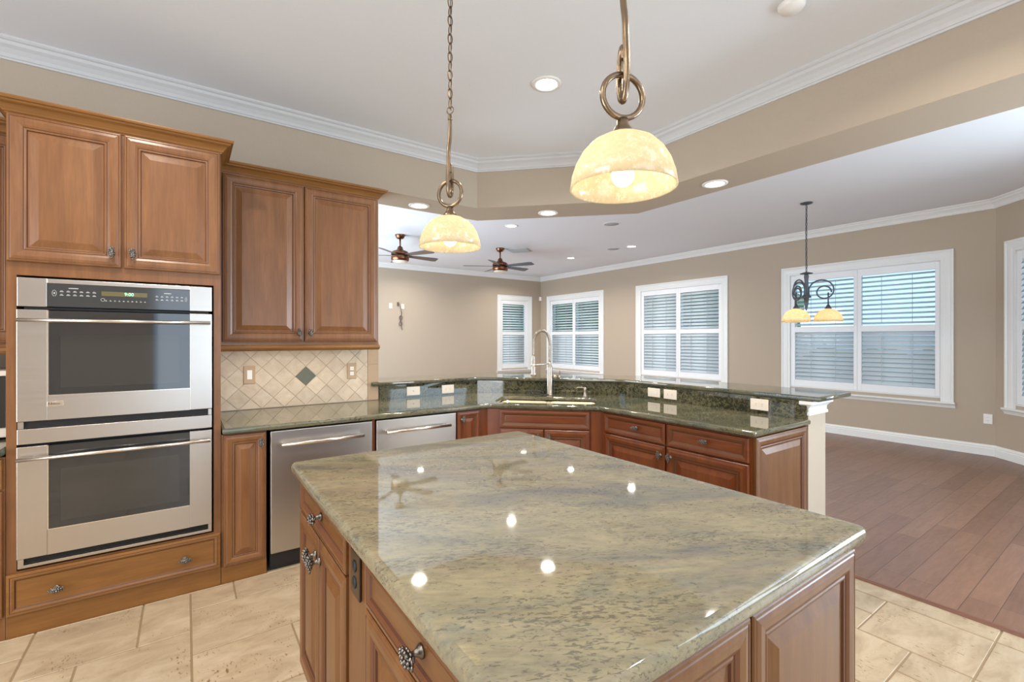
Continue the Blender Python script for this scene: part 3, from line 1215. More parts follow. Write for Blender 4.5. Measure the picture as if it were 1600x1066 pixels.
# under-cabinet strip light
mb = MB()
mb.box(0.10, Wu - 0.10, 0.05, 0.09, 1.340, 1.3615)
mb.build('under_cabinet_strip', 'white', upc)
area_light('under_cabinet_lamp', (Wu / 2, 0.07, 1.338), 0.80, 3.0, (1.0, 0.9, 0.76), sy=0.035, parent=upc)

# --- narrow base cabinet, dishwashers
CT = 0.885      # countertop height
CB = 0.850
dep2 = FC - WX - 0.002
nb = thing('narrow_base_cabinet', 'narrow brown base cabinet between the ovens and the first dishwasher', 'cabinet', (FC, 0.163, 0), 90)
mb = MB()
mb.box(0, 0.228, 0, dep2, 0.0, 0.845)
mb.build('cabinet_body', 'wood', nb)
door(nb, 0.010, 0.224, 0.100, 0.842, knobs=[(0.196, 0.785)])
mb = MB()
mb.box(0, 0.228, -0.004, -0.0005, 0.0, 0.096, 0.001)
mb.build('toe_kick', 'wood_h', nb)


def dishwasher(y0, w, label):
    r = thing('dishwasher', label, 'dishwasher', (FC, y0, 0), 90, 'stainless dishwashers under the counter')
    mb = MB()
    mb.box(0.004, w - 0.004, 0.012, dep2, 0.02, 0.838)
    mb.build('appliance_body', 'black', r)
    mb = MB()
    mb.box(0.002, w - 0.002, -0.024, 0.010, 0.112, 0.842, 0.006, seg=3)
    d = mb.build('door_panel', 'steel_v', r)
    mb = MB()
    yh = -0.070
    mb.tube([(0.055, yh, 0.763), (w - 0.070, yh, 0.763)], 0.011, 16)
    for xx in (0.075, w - 0.09):
        mb.tube([(xx, -0.0245, 0.763), (xx, yh + 0.006, 0.763)], 0.008, 10)
    mb.build('handle', 'handle', d)
    mb = MB()
    mb.box(0.002, w - 0.002, 0.02, 0.06, 0.0, 0.106)
    mb.build('toe_kick', 'black', r)
    return r


dishwasher(0.408, 0.612, 'stainless dishwasher next to the narrow brown base cabinet')
dishwasher(1.046, 0.606, 'stainless dishwasher nearer the corner sink, right of the other one')
# filler post between them
mb = MB()
mb.box(0, 0.020, -0.002, dep2, 0, 0.845)
fp = mb.build('cabinet_filler', 'cherry', loc=(FC, 1.023, 0), rot=(0, 0, radians(90)))  # 'cherry' is the brown cabinet wood with redder light put into the colour
tag(fp, 'thin brown wood upright between the two dishwashers', 'cabinet')

# --- corner base cabinet with small door (left of sink)
cbx = thing('corner_base_cabinet', 'red-brown base cabinet with one small door right of the second dishwasher', 'cabinet', (FC, 1.656, 0), 90)
mb = MB()
mb.prism([(0, 0), (0.284, 0), (0.284, dep2), (0, dep2)], 0.10, 0.845)
mb.build('cabinet_body', 'cherry', cbx)
door(cbx, 0.006, 0.205, 0.110, 0.842, 'cherry', knobs=[(0.045, 0.785)])
mb = MB()
mb.box(0, 0.284, 0.06, 0.10, 0, 0.099)
mb.build('toe_kick', 'redlit_h', cbx)

# --- diagonal sink cabinet: face on y-x = 5.035 starting where it meets x = FC
KD = 5.035
s0 = (FC, FC + KD)
snk = thing('sink_cabinet', 'red-brown angled sink cabinet with a false drawer over two doors', 'cabinet', (s0[0], s0[1], 0), 45)
Ld = (2.565 - KD - FC) * D2
mb = MB()
mb.box(0.0, Ld, 0.0, 0.50, 0.10, 0.72)
mb.box(0.0, 0.095, 0.0, 0.02, 0.72, 0.845)
mb.box(Ld - 0.085, Ld, 0.0, 0.02, 0.72, 0.845)
mb.box(0.095, Ld - 0.085, 0.0, 0.02, 0.72, 0.845)
mb.build('cabinet_body', 'cherry', snk)
door(snk, 0.100, Ld - 0.092, 0.703, 0.838, 'redlit_h', DRAW, 'drawer_front')
mdl = (0.100 + Ld - 0.092) / 2
door(snk, 0.100, mdl - 0.003, 0.110, 0.695, 'cherry', knobs=[(mdl - 0.04, 0.64)])
door(snk, mdl + 0.003, Ld - 0.092, 0.110, 0.695, 'cherry', knobs=[(mdl + 0.04, 0.64)])
mb = MB()
mb.box(0.03, Ld - 0.03, 0.06, 0.09, 0, 0.099)
mb.build('toe_kick', 'redlit_h', snk)

# --- peninsula cabinet with two drawers over two doors
px0 = 2.565 - KD
pen = thing('peninsula_cabinet', 'red-brown peninsula cabinet with two drawers over two doors', 'cabinet', (px0, 2.565, 0), 0)
Lp = -1.340 - px0
mb = MB()
dp = BY - 2.565 - 0.004
mb.box(0.0, Lp, 0, dp, 0.10, 0.845)
mb.build('cabinet_body', 'cherry', pen)
a0 = 0.034
m0 = -1.898 - px0
m1 = -1.884 - px0
e1 = Lp - 0.010
door(pen, a0, m0, 0.700, 0.838, 'redlit_h', DRAW, 'drawer', [((a0 + m0) / 2 + 0.03, 0.774)], True)
door(pen, m1, e1, 0.700, 0.838, 'redlit_h', DRAW, 'drawer', [((m1 + e1) / 2, 0.774)], True)
door(pen, a0, m0, 0.110, 0.690, 'cherry', knobs=[(m0 - 0.030, 0.630)])
door(pen, m1, e1, 0.110, 0.690, 'cherry', knobs=[(m1 + 0.032, 0.630)])
mb = MB()
mb.box(0.03, Lp - 0.0, 0.06, 0.09, 0, 0.099)
mb.build('toe_kick', 'redlit_h', pen)
# end panel: child object rotated to face +x
mb = MB()
mb.panel(0.012, dp - 0.008, 0.0, 0.843, DOOR)
ep = mb.build('end_panel', ['island', 'glaze', 'bevel_shade'], pen, loc=(Lp + 0.001, 0, 0), rot=(0, 0, radians(90)))

# --- island cabinet
IX0, IX1, IY0, IY1 = -2.015, -0.505, 0.392, 1.470
IT = 0.838
isl = thing('kitchen_island', 'brown raised-panel kitchen island base under the large granite slab', 'kitchen island', (IX0, IY0, 0), 0)
LI = IX1 - IX0
WI = IY1 - IY0
mb = MB()
mb.box(0, LI, 0, WI, 0.09, IT)
mb.box(0.05, LI - 0.05, 0.05, WI - 0.05, 0, 0.089)
mb.build('cabinet_body', 'island', isl)
f = lambda X: X - IX0
door(isl, f(-2.005), f(-1.362), 0.712, 0.832, 'island_h', DRAW, 'drawer', [(f(-1.685), 0.778)], True, 1.4)
door(isl, f(-2.005), f(-1.688), 0.100, 0.704, 'island', knobs=[(f(-1.715), 0.640)], ks=1.4)
door(isl, f(-1.682), f(-1.362), 0.100, 0.704, 'island', knobs=[(f(-1.655), 0.640)], ks=1.4)
mb = MB()
mb.box(f(-1.352), f(-1.190), -0.012, -0.0005, 0.09, 0.832, 0.003)
mb.build('pilaster', 'island', isl)
door(isl, f(-1.180), f(-0.520), 0.712, 0.832, 'island_h', FLAT, 'drawer', [(f(-0.850), 0.776)], True, 1.4)
door(isl, f(-1.180), f(-0.853), 0.100, 0.704, 'island', knobs=[(f(-0.885), 0.640)], ks=1.4)
door(isl, f(-0.847), f(-0.520), 0.100, 0.704, 'island', knobs=[(f(-0.815), 0.640)], ks=1.4)
# end facing the camera side (+x)
for i, (p, q) in enumerate(((0.012, WI / 2 - 0.004), (WI / 2 + 0.004, WI - 0.010))):
    mb = MB()
    mb.panel(p, q, 0.095, 0.832, DOOR)
    mb.build('end_panel', ['island', 'glaze', 'bevel_shade'], isl, loc=(LI + 0.0005, 0, 0), rot=(0, 0, radians(90)))
# outlet on the island pilaster
iso = thing('island_outlet', 'dark bronze power outlet on the side of the island', 'outlet', (-1.270, IY0 - 0.0125, 0.755), 0)
mb = MB()
mb.box(-0.040, 0.040, -0.007, 0, -0.062, 0.062, 0.004)
mb.build('cover_plate', 'plate_br', iso)
mb = MB()
for zc in (-0.022, 0.022):
    mb.lathe([(0.0, -0.010), (0.014, -0.010), (0.016, -0.0085), (0.016, -0.0072)], (0, 0, zc), 18, axis='y')
mb.build('receptacle', 'black', iso)
# stub of light upper-left cabinets beyond the oven tower
lb = thing('left_base_cabinet', 'brown base cabinet at the left edge beyond the oven tower', 'cabinet', (FC, -1.61, 0), 90)
mb = MB()
mb.box(0, 0.928, 0, dep2, 0.0, 0.845)
mb.build('cabinet_body', 'wood', lb)
door(lb, 0.46, 0.922, 0.70, 0.838, 'wood_h', DRAW, 'drawer', [(0.68, 0.77)], True)
door(lb, 0.46, 0.922, 0.11, 0.69, 'wood', knobs=[(0.50, 0.63)])
door(lb, 0.01, 0.452, 0.70, 0.838, 'wood_h', DRAW, 'drawer', [(0.23, 0.77)], True)
door(lb, 0.01, 0.452, 0.11, 0.69, 'wood', knobs=[(0.41, 0.63)])
lu = thing('left_wall_cabinet', 'brown wall cabinet at the left edge above the microwave', 'cabinet', (FU, -1.61, 0), 90)
mb = MB()
mb.box(0, 0.926, 0, du, 1.362, 2.44)
mb.build('cabinet_body', 'wood', lu)
door(lu, 0.01, 0.46, 1.372, 2.434, knobs=[(0.42, 1.432)])
door(lu, 0.466, 0.918, 1.372, 2.434, knobs=[(0.50, 1.432)])
mb = MB()
mb.sweep([(0.0, 0.0), (0.926, 0.0)], [(o, 2.436 + z) for o, z in CC], -1)
mb.build('crown_moulding', 'wood_h', lu)
mb = MB()
mb.sweep([(0.0, 0.0), (0.926, 0.0)], [(o, 1.312 + z) for o, z in RAIL], -1)
mb.build('light_rail', 'wood_h', lu)
mw = thing('microwave', 'pale microwave on the counter at the left edge beside the ovens', 'microwave', (-3.365, -1.24, CT + 0.001), 90)
mb = MB()
mb.box(0, 0.52, 0, 0.38, 0.010, 0.345, 0.006)
mb.build('microwave_body', 'cream', mw)
mb = MB()
mb.box(0.03, 0.50, -0.006, -0.0005, 0.06, 0.32)
mb.build('microwave_door', 'blackglass', mw)
mb = MB()
for xx in (0.04, 0.44):
    for yy in (0.04, 0.30):
        mb.box(xx, xx + 0.03, yy, yy + 0.03, 0, 0.0095)
mb.build('foot', 'black', mw)


# ------------------------------------------------------------------ stone
def slab(name, outer, z_top, th, mat, hole=None, bev=0.012, label=None, cat=None, bseg=4):
    bm = bmesh.new()
    loops = []
    for loop in ([outer] + ([hole] if hole else [])):
        vs = [bm.verts.new((x, y, z_top)) for x, y in loop]
        es = [bm.edges.new((vs[i], vs[(i + 1) % len(vs)])) for i in range(len(vs))]
        loops.append(es)
    alle = [e for l in loops for e in l]
    bmesh.ops.triangle_fill(bm, edges=alle, use_beauty=True, normal=(0, 0, 1))
    fs = bm.faces[:]
    r = bmesh.ops.extrude_face_region(bm, geom=fs)
    nv = [v for v in r['geom'] if isinstance(v, bmesh.types.BMVert)]
    for v in nv:
        v.co.z -= th
    bmesh.ops.recalc_face_normals(bm, faces=bm.faces[:])
    es = []
    for e in bm.edges:
        if len(e.link_faces) == 2 and abs(e.verts[0].co.z - e.verts[1].co.z) < 1e-5:
            if abs(e.link_faces[0].normal.z) + abs(e.link_faces[1].normal.z) < 1.5:
                es.append(e)
    if bev:
        bmesh.ops.bevel(bm, geom=es, offset=bev, segments=bseg, profile=0.5, affect='EDGES')
    for f_ in bm.faces:
        f_.smooth = abs(f_.normal.z) < 0.999 and len(f_.verts) == 4
    mb = MB()
    mb.bm.free()
    mb.bm = bm
    o = mb.build(name, mat)
    if label:
        tag(o, label, cat)
    return o


def rounded(pts, r, seg=6):
    """round every corner of polygon by radius r (list or value)"""
    out = []
    n = len(pts)
    for i in range(n):
        ri = r[i] if isinstance(r, (list, tuple)) else r
        p, a, b = Vector(pts[i]), Vector(pts[i - 1]), Vector(pts[(i + 1) % n])
        if ri <= 0:
            out.append(tuple(p))
            continue
        u, v = (a - p).normalized(), (b - p).normalized()
        ang = u.angle(v)
        d = min(ri / math.tan(ang / 2), 0.45 * min((a - p).length, (b - p).length))
        s, e = p + u * d, p + v * d
        for k in range(seg + 1):
            t = k / seg
            q = s * (1 - t) ** 2 + p * 2 * t * (1 - t) + e * t ** 2
            out.append(tuple(q))
    return out


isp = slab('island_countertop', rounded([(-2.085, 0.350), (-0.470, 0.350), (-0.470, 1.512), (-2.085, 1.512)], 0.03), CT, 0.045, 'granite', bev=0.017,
           label='large polished green-beige granite slab on the kitchen island', cat='countertop', bseg=5)
# perimeter counter, with the sink cut out of it
cf = 5.0
CFX = -3.058
uS = -0.378


def dg(u, p):
    """diagonal frame: u along (1,1)/sqrt2, p = (y-x)/sqrt2"""
    return ((u - p) / D2, (u + p) / D2)


hole = rounded([dg(uS - 0.40, 3.645), dg(uS + 0.40, 3.645), dg(uS + 0.40, 4.035), dg(uS - 0.40, 4.035)], 0.09)
cpts = [(WX + 0.003, 0.166), (CFX, 0.166), (CFX, CFX + cf), (2.53 - cf, 2.53), (-1.305, 2.53), (-1.305, BY - 0.003), (BY - 0.003 - k0, BY - 0.003), (WX + 0.003, 2.27)]
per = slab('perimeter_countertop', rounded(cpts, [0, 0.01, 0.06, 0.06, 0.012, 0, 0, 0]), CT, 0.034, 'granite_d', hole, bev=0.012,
           label='green granite countertop around the sink corner over the dishwashers', cat='countertop')
slab('left_countertop', [(WX + 0.003, -1.61), (CFX, -1.61), (CFX, -0.683), (WX + 0.003, -0.683)], CT, 0.034, 'granite_d', bev=0.012,
     label='green granite countertop under the microwave at the left edge', cat='countertop')
# upstand on the low wall
g_ = 0.020
mb = MB()
q1 = k0 - g_ * D2
mb.prism([(WX + 0.001, 1.318), (WX + g_, 1.318), (WX + g_, WX + g_ + q1), (BY - g_ - q1, BY - g_), (-1.322, BY - g_), (-1.322, BY - 0.001), (BY - 0.001 - k0, BY - 0.001), (WX + 0.001, WX + k0 + 0.001)], CT + 0.0005, 0.998)
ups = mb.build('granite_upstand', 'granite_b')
tag(ups, 'dark green granite upstand along the back of the counter below the bar', 'backsplash')
# raised bar top
bk0 = k0 - 0.040 * D2
bx = WX + 0.050
bo = BY + 0.455
bk1 = k0 + 0.41 * D2
bar = slab('bar_top', [(WX - 0.43, 1.250), (bx, 1.250), (bx, bx + bk0), (BY - 0.025 - bk0, BY - 0.025), (-1.245, BY - 0.025), (-1.245, bo), (bo - bk1, bo), (WX - 0.43, WX - 0.43 + bk1)],
           LW + 0.032, 0.031, 'granite_d', bev=0.009, label='raised granite bar ledge bending round behind the sink', cat='countertop')
# move the wall end clear of the bar: notch is hidden behind the cabinet

# ------------------------------------------------------------------ tiled backsplash
ts = thing('tile_backsplash', 'beige diagonal tile backsplash with a dark green diamond accent', 'backsplash', (WX + 0.001, 0.166, 0), 90)
# local x = world y - 0.166, y=-thick toward room
mb = MB()
bw = 1.145
mb.box(0, bw, -0.005, 0, CT + 0.001, 1.312)
mb.build('grout_bed', 'wallgrout', ts)
mb = MB()
lay = mb.bm.loops.layers.color.new('tile_tone')
cx0, cz0, hd = 0.748 - 0.166, 1.108, 0.074
xr = 1.052
for i in range(-12, 13):
    for j in range(-12, 13):
        if (i + j) % 2:
            continue
        x, z = cx0 + i * hd, cz0 + j * hd
        if x < -0.1 or x > xr + 0.1 or z < 0.75 or z > 1.45 or (i == 0 and j == 0):
            continue
        q = hd - 0.0022
        tone = (random.random(),) * 3 + (1,)
        poly = [(x - q, z), (x, z - q), (x + q, z), (x, z + q)]
        # clip to field rectangle

        def clip(poly, ax, lim, keep_less):
            out = []
            for a, b in zip(poly, poly[1:] + poly[:1]):
                ia = (a[ax] <= lim) == keep_less
                ib = (b[ax] <= lim) == keep_less
                if ia:
                    out.append(a)
                if ia != ib:
                    t = (lim - a[ax]) / (b[ax] - a[ax])
                    out.append((a[0] + (b[0] - a[0]) * t, a[1] + (b[1] - a[1]) * t))
            return out
        for ax, lim, kl in ((0, 0.001, False), (0, xr, True), (1, CT + 0.004, False), (1, 1.310, True)):
            if poly:
                poly = clip(poly, ax, lim, kl)
        if len(poly) < 3:
            continue
        vv = [mb.bm.verts.new((a, -0.0085, b)) for a, b in poly]
        try:
            f_ = mb.bm.faces.new(vv)
        except ValueError:
            continue
        ex = bmesh.ops.extrude_face_region(mb.bm, geom=[f_])
        for v in ex['geom']:
            if isinstance(v, bmesh.types.BMVert):
                v.co.y += 0.0033
        for v in vv:
            for ff in v.link_faces:
                for l in ff.loops:
                    l[lay] = tone
mb.build('diagonal_tiles', 'walltile', ts)
mb = MB()
q = hd - 0.002
for a in (0,):
    vs = [(cx0 - q, -0.0095, cz0), (cx0, -0.0095, cz0 - q), (cx0 + q, -0.0095, cz0), (cx0, -0.0095, cz0 + q)]
    f_ = mb.quad(vs)
    ex = bmesh.ops.extrude_face_region(mb.bm, geom=[f_])
    for v in ex['geom']:
        if isinstance(v, bmesh.types.BMVert):
            v.co.y += 0.0043
mb.build('accent_tile', 'accent', ts)
mb = MB()
zz = CT + 0.003
while zz < 1.30:
    z2 = min(zz + 0.148, 1.310)
    mb.box(xr + 0.004, bw - 0.001, -0.0085, -0.0052, zz, z2 - 0.004, 0.001)
    zz += 0.148
mb.build('border_tiles', 'bordertile', ts)


# ------------------------------------------------------------------ wall plates
def plate(name, label, cat, loc, deg, mat='cream', horiz=False, kind='duplex', w=0.070, h=0.115, group=None, body=None):
    r = thing(name, label, cat, loc, deg, group)
    if horiz:
        w, h = h, w
    mb = MB()
    mb.box(-w / 2, w / 2, -0.006, 0, -h / 2, h / 2, 0.003)
    mb.build('cover_plate', mat, r)
    mb = MB()
    if kind == 'duplex':
        for s_ in (-1, 1):
            c = (s_ * 0.020, 0, 0) if horiz else (0, 0, s_ * 0.020)
            mb.box(c[0] - 0.014, c[0] + 0.014, -0.0075, -0.0062, c[2] - 0.014, c[2] + 0.014, 0.0)
        mb.build('receptacle', body or mat, r)
        mb = MB()
        for s_ in (-1, 1):
            for t in (-0.005, 0.005):
                if horiz:
                    mb.box(s_ * 0.020 - 0.004, s_ * 0.020 + 0.004, -0.0079, -0.0076, t - 0.0009, t + 0.0009)
                else:
                    mb.box(t - 0.0009, t + 0.0009, -0.0079, -0.0076, s_ * 0.020 - 0.004, s_ * 0.020 + 0.004)
        mb.build('slots', 'dark', r)
    elif kind == 'jack':
        mb.lathe([(0, -0.009), (0.004, -0.009), (0.005, -0.0062)], seg=12, axis='y')
        mb.build('jack', 'nickel', r)
    else:
        if horiz:
            mb.box(-0.033, 0.033, -0.008, -0.0062, -0.016, 0.016, 0.001)
        else:
            mb.box(-0.016, 0.016, -0.008, -0.0062, -0.033, 0.033, 0.001)
        mb.build('rocker', body or mat, r)
    return r


TF = WX + 0.0105
plate('light_switch', 'beige framed switch on the tile backsplash, left of the diamond', 'switch', (TF, 0.372, 1.134), 90, 'bordertile', False, 'rocker', 0.074, 0.128, body='white')
plate('power_outlet', 'beige framed outlet on the tile backsplash, right of the diamond', 'outlet', (TF, 1.092, 1.134), 90, 'bordertile', False, 'duplex', 0.072, 0.126, body='white')
UF = WX + g_ + 0.001
plate('cable_jack', 'cream horizontal jack plate on the upstand nearest the tile', 'outlet', (UF, 1.614, 0.940), 90, 'cream', True, 'jack', 0.076, 0.122)
plate('power_outlet', 'cream horizontal outlet on the upstand behind the second dishwasher', 'outlet', (UF, 1.948, 0.936), 90, 'cream', True, 'duplex', 0.076, 0.122)
VF = BY - g_ - 0.001
plate('light_switch', 'cream horizontal switch on the upstand, left of its neighbouring outlet', 'switch', (-2.480, VF, 0.945), 0, 'cream', True, 'rocker', 0.074, 0.122)
plate('power_outlet', 'cream horizontal outlet beside the switch right of the sink', 'outlet', (-2.322, VF, 0.944), 0, 'cream', True, 'duplex', 0.076, 0.122)
plate('power_outlet', 'cream horizontal outlet near the free end of the peninsula', 'outlet', (-1.613, VF, 0.945), 0, 'cream', True, 'duplex', 0.076, 0.122)
plate('wall_outlet', 'white outlet low on the taupe wall right of the large window', 'outlet', (-1.265, FY - 0.001, 0.437), 0, 'white', False, 'duplex', 0.078, 0.118)
plate('cable_plate', 'small cream plate left of the dangling cord on the far wall', 'outlet', (FX + 0.001, 3.65, 2.118), 90, 'cream', False, 'jack', 0.075, 0.115)
plate('cable_plate', 'small cream plate touching the dangling cord on the far wall', 'outlet', (FX + 0.001, 3.925, 2.110), 90, 'cream', False, 'jack', 0.075, 0.115)

# coiled cord hanging from far wall
mb = MB()
yb, zb = 3.82, 2.155
pts = [(0.01, 0, 0.03), (0.03, 0.01, 0.0), (0.04, 0.035, -0.05), (0.03, 0.06, -0.12), (0.02, 0.075, -0.20), (0.02, 0.06, -0.26)]
for k in range(26):
    t = k / 25 * 4 * pi
    pts.append((0.02 + 0.004 * k / 25, 0.05 + 0.045 * sin(t) * (1 - k / 60), -0.36 + 0.11 * cos(t * 0.5)))
pts += [(0.02, 0.07, -0.50), (0.02, 0.09, -0.56)]
mb.tube([(FX + x, yb + y, zb + z) for x, y, z in pts], 0.006, 8)
mb.box(FX + 0.001, FX + 0.03, yb - 0.025, yb + 0.012, zb - 0.035, zb + 0.045, 0.006)
tag(mb.build('hanging_cord', 'cord'), 'brown coiled cord dangling from a hole in the far wall', 'cord')
# motion sensor near the corner
ms = thing('motion_sensor', 'small white motion sensor in the far room corner', 'sensor', (FX + 0.035, FY - 0.035, 2.47), 45)
mb = MB()
mb.box(-0.035, 0.035, -0.02, 0.02, -0.055, 0.055, 0.012, seg=3)
mb.build('sensor_body', 'white', ms)
mb = MB()
mb.box(-0.022, 0.022, -0.024, -0.0205, -0.03, 0.005, 0.0)
mb.build('lens', 'cream', ms)

# ------------------------------------------------------------------ sink, faucet, soap dispenser
sc = dg(uS, 3.84)
sk = thing('kitchen_sink', 'long biscuit-coloured double-bowl sink set under the angled counter', 'sink', (sc[0], sc[1], 0), 45)
mb = MB()


def bowl(x0, x1):
    top = rounded([(x0, -0.185), (x1, -0.185), (x1, 0.185), (x0, 0.185)], 0.06, 5)
    bot = rounded([(x0 + 0.02, -0.165), (x1 - 0.02, -0.165), (x1 - 0.02, 0.165), (x0 + 0.02, 0.165)], 0.06, 5)
    zt, zb_ = CT - 0.0355, 0.735
    a = [mb.bm.verts.new((x, y, zt)) for x, y in top]
    b = [mb.bm.verts.new((x, y, zb_)) for x, y in bot]
    n = len(a)
    for i in range(n):
        f_ = mb.bm.faces.new([a[i], a[(i + 1) % n], b[(i + 1) % n], b[i]])
        f_.smooth = True
    mb.bm.faces.new(b)
    return a


bowl(-0.395, -0.012)
bowl(0.012, 0.395)
mb.box(-0.012, 0.012, -0.17, 0.17, 0.80, CT - 0.037, 0.004)
bo_ = mb.build('basin', 'sink', sk)
sm = bo_.modifiers.new('wall', 'SOLIDIFY')
sm.thickness = 0.006
sm.offset = 0
mb = MB()
for x in (-0.2, 0.2):
    mb.lathe([(0.0, 0.741), (0.03, 0.741), (0.042, 0.744), (0.045, 0.741)], (x, 0, 0), 20)
mb.build('drain', 'nickel', sk)

fc_ = dg(-0.383, 4.165)
fa = thing('spring_faucet', 'tall brushed-nickel spring-neck faucet behind the sink', 'faucet', (fc_[0], fc_[1], CT), 45)
# local: x along counter (right), y toward wall, z up
mb = MB()
mb.lathe([(0, 0), (0.030, 0), (0.030, 0.006), (0.025, 0.010), (0.024, 0.20), (0.024, 0.245), (0.020, 0.262), (0.013, 0.275), (0.013, 0.30), (0, 0.30)], seg=24)
mb.build('faucet_body', 'nickel', fa)
mb = MB()
mb.tube([(0.02, 0, 0.168), (0.075, 0, 0.168)], 0.015, 16)
mb.tube([(0.075, 0, 0.168), (0.092, 0, 0.168)], 0.019, 16)
mb.tube([(0.086, -0.004, 0.180), (0.090, -0.015, 0.215), (0.094, -0.02, 0.262)], [0.007, 0.005, 0.004], 10)
mb.build('lever', 'nickel', fa)
# spring neck arc leaning to the left and toward the sink
hd_ = Vector((-0.135, -0.10, 0))
arc = []
for k in range(8):
    arc.append(Vector((0, 0, 0.30 + 0.16 * k / 8)))
for k in range(33):
    a = pi * k / 32
    c = hd_ * (0.5 - 0.5 * cos(a))
    arc.append(c + Vector((0, 0, 0.46 + 0.120 * sin(a))))
for k in range(1, 7):
    arc.append(hd_ + Vector((0, 0, 0.46 - 0.10 * k / 6)))
mb = MB()
mb.tube(arc, 0.0075, 10)
# coil
L = [0]
for a, b in zip(arc, arc[1:]):
    L.append(L[-1] + (b - a).length)
tot = L[-1]
turns = int(tot / 0.0085)
coil = []
import bisect
nst = turns * 10
side = hd_.normalized().cross(Vector((0, 0, 1)))
for k in range(nst + 1):
    s_ = tot * k / nst
    i = min(max(bisect.bisect_right(L, s_) - 1, 0), len(arc) - 2)
    t = (s_ - L[i]) / max(1e-9, L[i + 1] - L[i])
    p = arc[i].lerp(arc[i + 1], t)
    tg = (arc[i + 1] - arc[i]).normalized()
    nn = side.cross(tg)
    ang = 2 * pi * turns * k / nst
    coil.append(p + side * cos(ang) * 0.0135 + nn * sin(ang) * 0.0135)
mb.tube(coil, 0.0024, 5)
mb.build('spring_neck', 'nickel', fa)
mb = MB()
hx, hy = hd_.x, hd_.y
mb.lathe([(0, 0.36), (0.013, 0.36), (0.015, 0.345), (0.015, 0.32), (0.019, 0.31), (0.019, 0.215), (0.024, 0.195), (0.024, 0.178), (0, 0.178)], (hx, hy, 0), 20)
mb.build('spray_head', 'nickel', fa)
mb = MB()
mb.tube([(0, 0, 0.283), (hx, hy, 0.275)], 0.0045, 8)
mb.lathe([(0.0195, 0.266), (0.024, 0.266), (0.024, 0.286), (0.0195, 0.286)], (hx, hy, 0), 18, cap=False)
mb.build('holder_arm', 'handle', fa)
# black twist of supply cord left at the faucet foot
cl = dg(-0.455, 4.075)
ct_ = thing('cable_twist', 'dark loop of wire lying over the sink edge at the faucet foot', 'wire', (cl[0], cl[1], CT + 0.001), 45)
mb = MB()
pp = []
for k in range(40):
    t = k / 39 * 3.2 * pi
    pp.append((-0.035 + 0.055 * cos(t), 0.02 + 0.040 * sin(t), 0.008 + 0.035 * (0.5 + 0.5 * sin(t * 0.7))))
pp += [(-0.06, -0.04, 0.02), (-0.03, -0.085, 0.006), (0.0, -0.05, 0.012), (0.03, -0.085, 0.006), (0.07, -0.02, 0.02)]
mb.tube(pp, 0.0045, 7)
mb.build('wire_loop', 'black', ct_)
sd = dg(-0.070, 4.115)
so = thing('soap_dispenser', 'small brushed-nickel soap pump to the right of the faucet', 'soap dispenser', (sd[0], sd[1], CT), 45)
mb = MB()
mb.lathe([(0, 0), (0.022, 0), (0.022, 0.005), (0.014, 0.012), (0.012, 0.050), (0.014, 0.054), (0.014, 0.078), (0.010, 0.084), (0, 0.084)], seg=20)
mb.build('pump_body', 'nickel', so)
mb = MB()
mb.tube([(0, 0, 0.072), (-0.03, -0.008, 0.082), (-0.06, -0.016, 0.082), (-0.078, -0.02, 0.074)], [0.006, 0.006, 0.005, 0.004], 8)
mb.build('spout', 'nickel', so)


# ------------------------------------------------------------------ recessed lights etc.
def can(name_label, x, y, z, power, color, first=[None]):
    r = thing('recessed_light', name_label, 'ceiling light', (x, y, z), 0, 'recessed ceiling lights')
    mb = MB()
    mb.lathe([(0.098, -0.001), (0.096, -0.006), (0.074, -0.009), (0.070, -0.004), (0.068, -0.001)], seg=32, cap=False)
    mb.build('trim_ring', 'white', r)
    mb = MB()
    mb.lathe([(0, -0.0015), (0.069, -0.0015), (0.066, -0.0035), (0, -0.0045)], seg=28, cap=False)
    mb.build('lens', 'lamp', r)
    area_light('can_lamp', (0, 0, -0.012), 0.105, power, color, shape='DISK', parent=r, spread=150)
    return r


can('recessed light in the kitchen ceiling behind the pendants', -2.381, 1.952, CK, CAN_K, WARM)
for i, (x, y) in enumerate([(-2.2, -0.25), (-0.4, 2.3), (-0.4, -0.6), (-2.0, -2.3), (1.3, -0.6), (1.3, 1.6), (0.2, -2.4)]):
    can('recessed kitchen ceiling light outside the view', x, y, CK, CAN_K, WARM)
can('recessed light under the beam between the cabinet and the small pendant', -4.04, 1.78, SB, CAN_K * 0.6, WARM)
can('recessed light under the angled beam left of the large pendant', -3.545, 2.925, SB, CAN_K * 0.6, WARM)
can('recessed light under the beam right of the large pendant', -2.109, 3.47, SB, CAN_K * 0.6, WARM)
can('recessed light in the family room ceiling just past the angled beam', -5.536, 3.88, CF, CAN_F, NEUT)
can('recessed light in the family room ceiling farthest, near the corner window', -7.03, 6.40, CF, CAN_F, NEUT)
can('recessed light in the family room ceiling beside the grey speakers', -5.53, 6.485, CF, CAN_F, NEUT)
for x, y in ((-8.76, 6.49), (-8.76, 3.89), (-8.4, 1.4), (-5.6, 1.4)):
    can('recessed family room ceiling light hidden behind the beam', x, y, CF, CAN_F, NEUT)

for lab, x, y in (('round ceiling speaker nearer the beam', -4.616, 4.99), ('round ceiling speaker farther from the beam, near a recessed light', -5.88, 6.39)):
    r = thing('ceiling_speaker', lab, 'speaker', (x, y, CF), 0, 'ceiling speakers')
    mb = MB()
    mb.lathe([(0.125, -0.001), (0.122, -0.006), (0.108, -0.007), (0.106, -0.001)], seg=32, cap=False)
    mb.build('speaker_rim', 'white', r)
    mb = MB()
    mb.lathe([(0.106, -0.001), (0.104, -0.005), (0.0, -0.0055)], seg=32, cap=False)
    mb.build('grille', 'speaker', r)

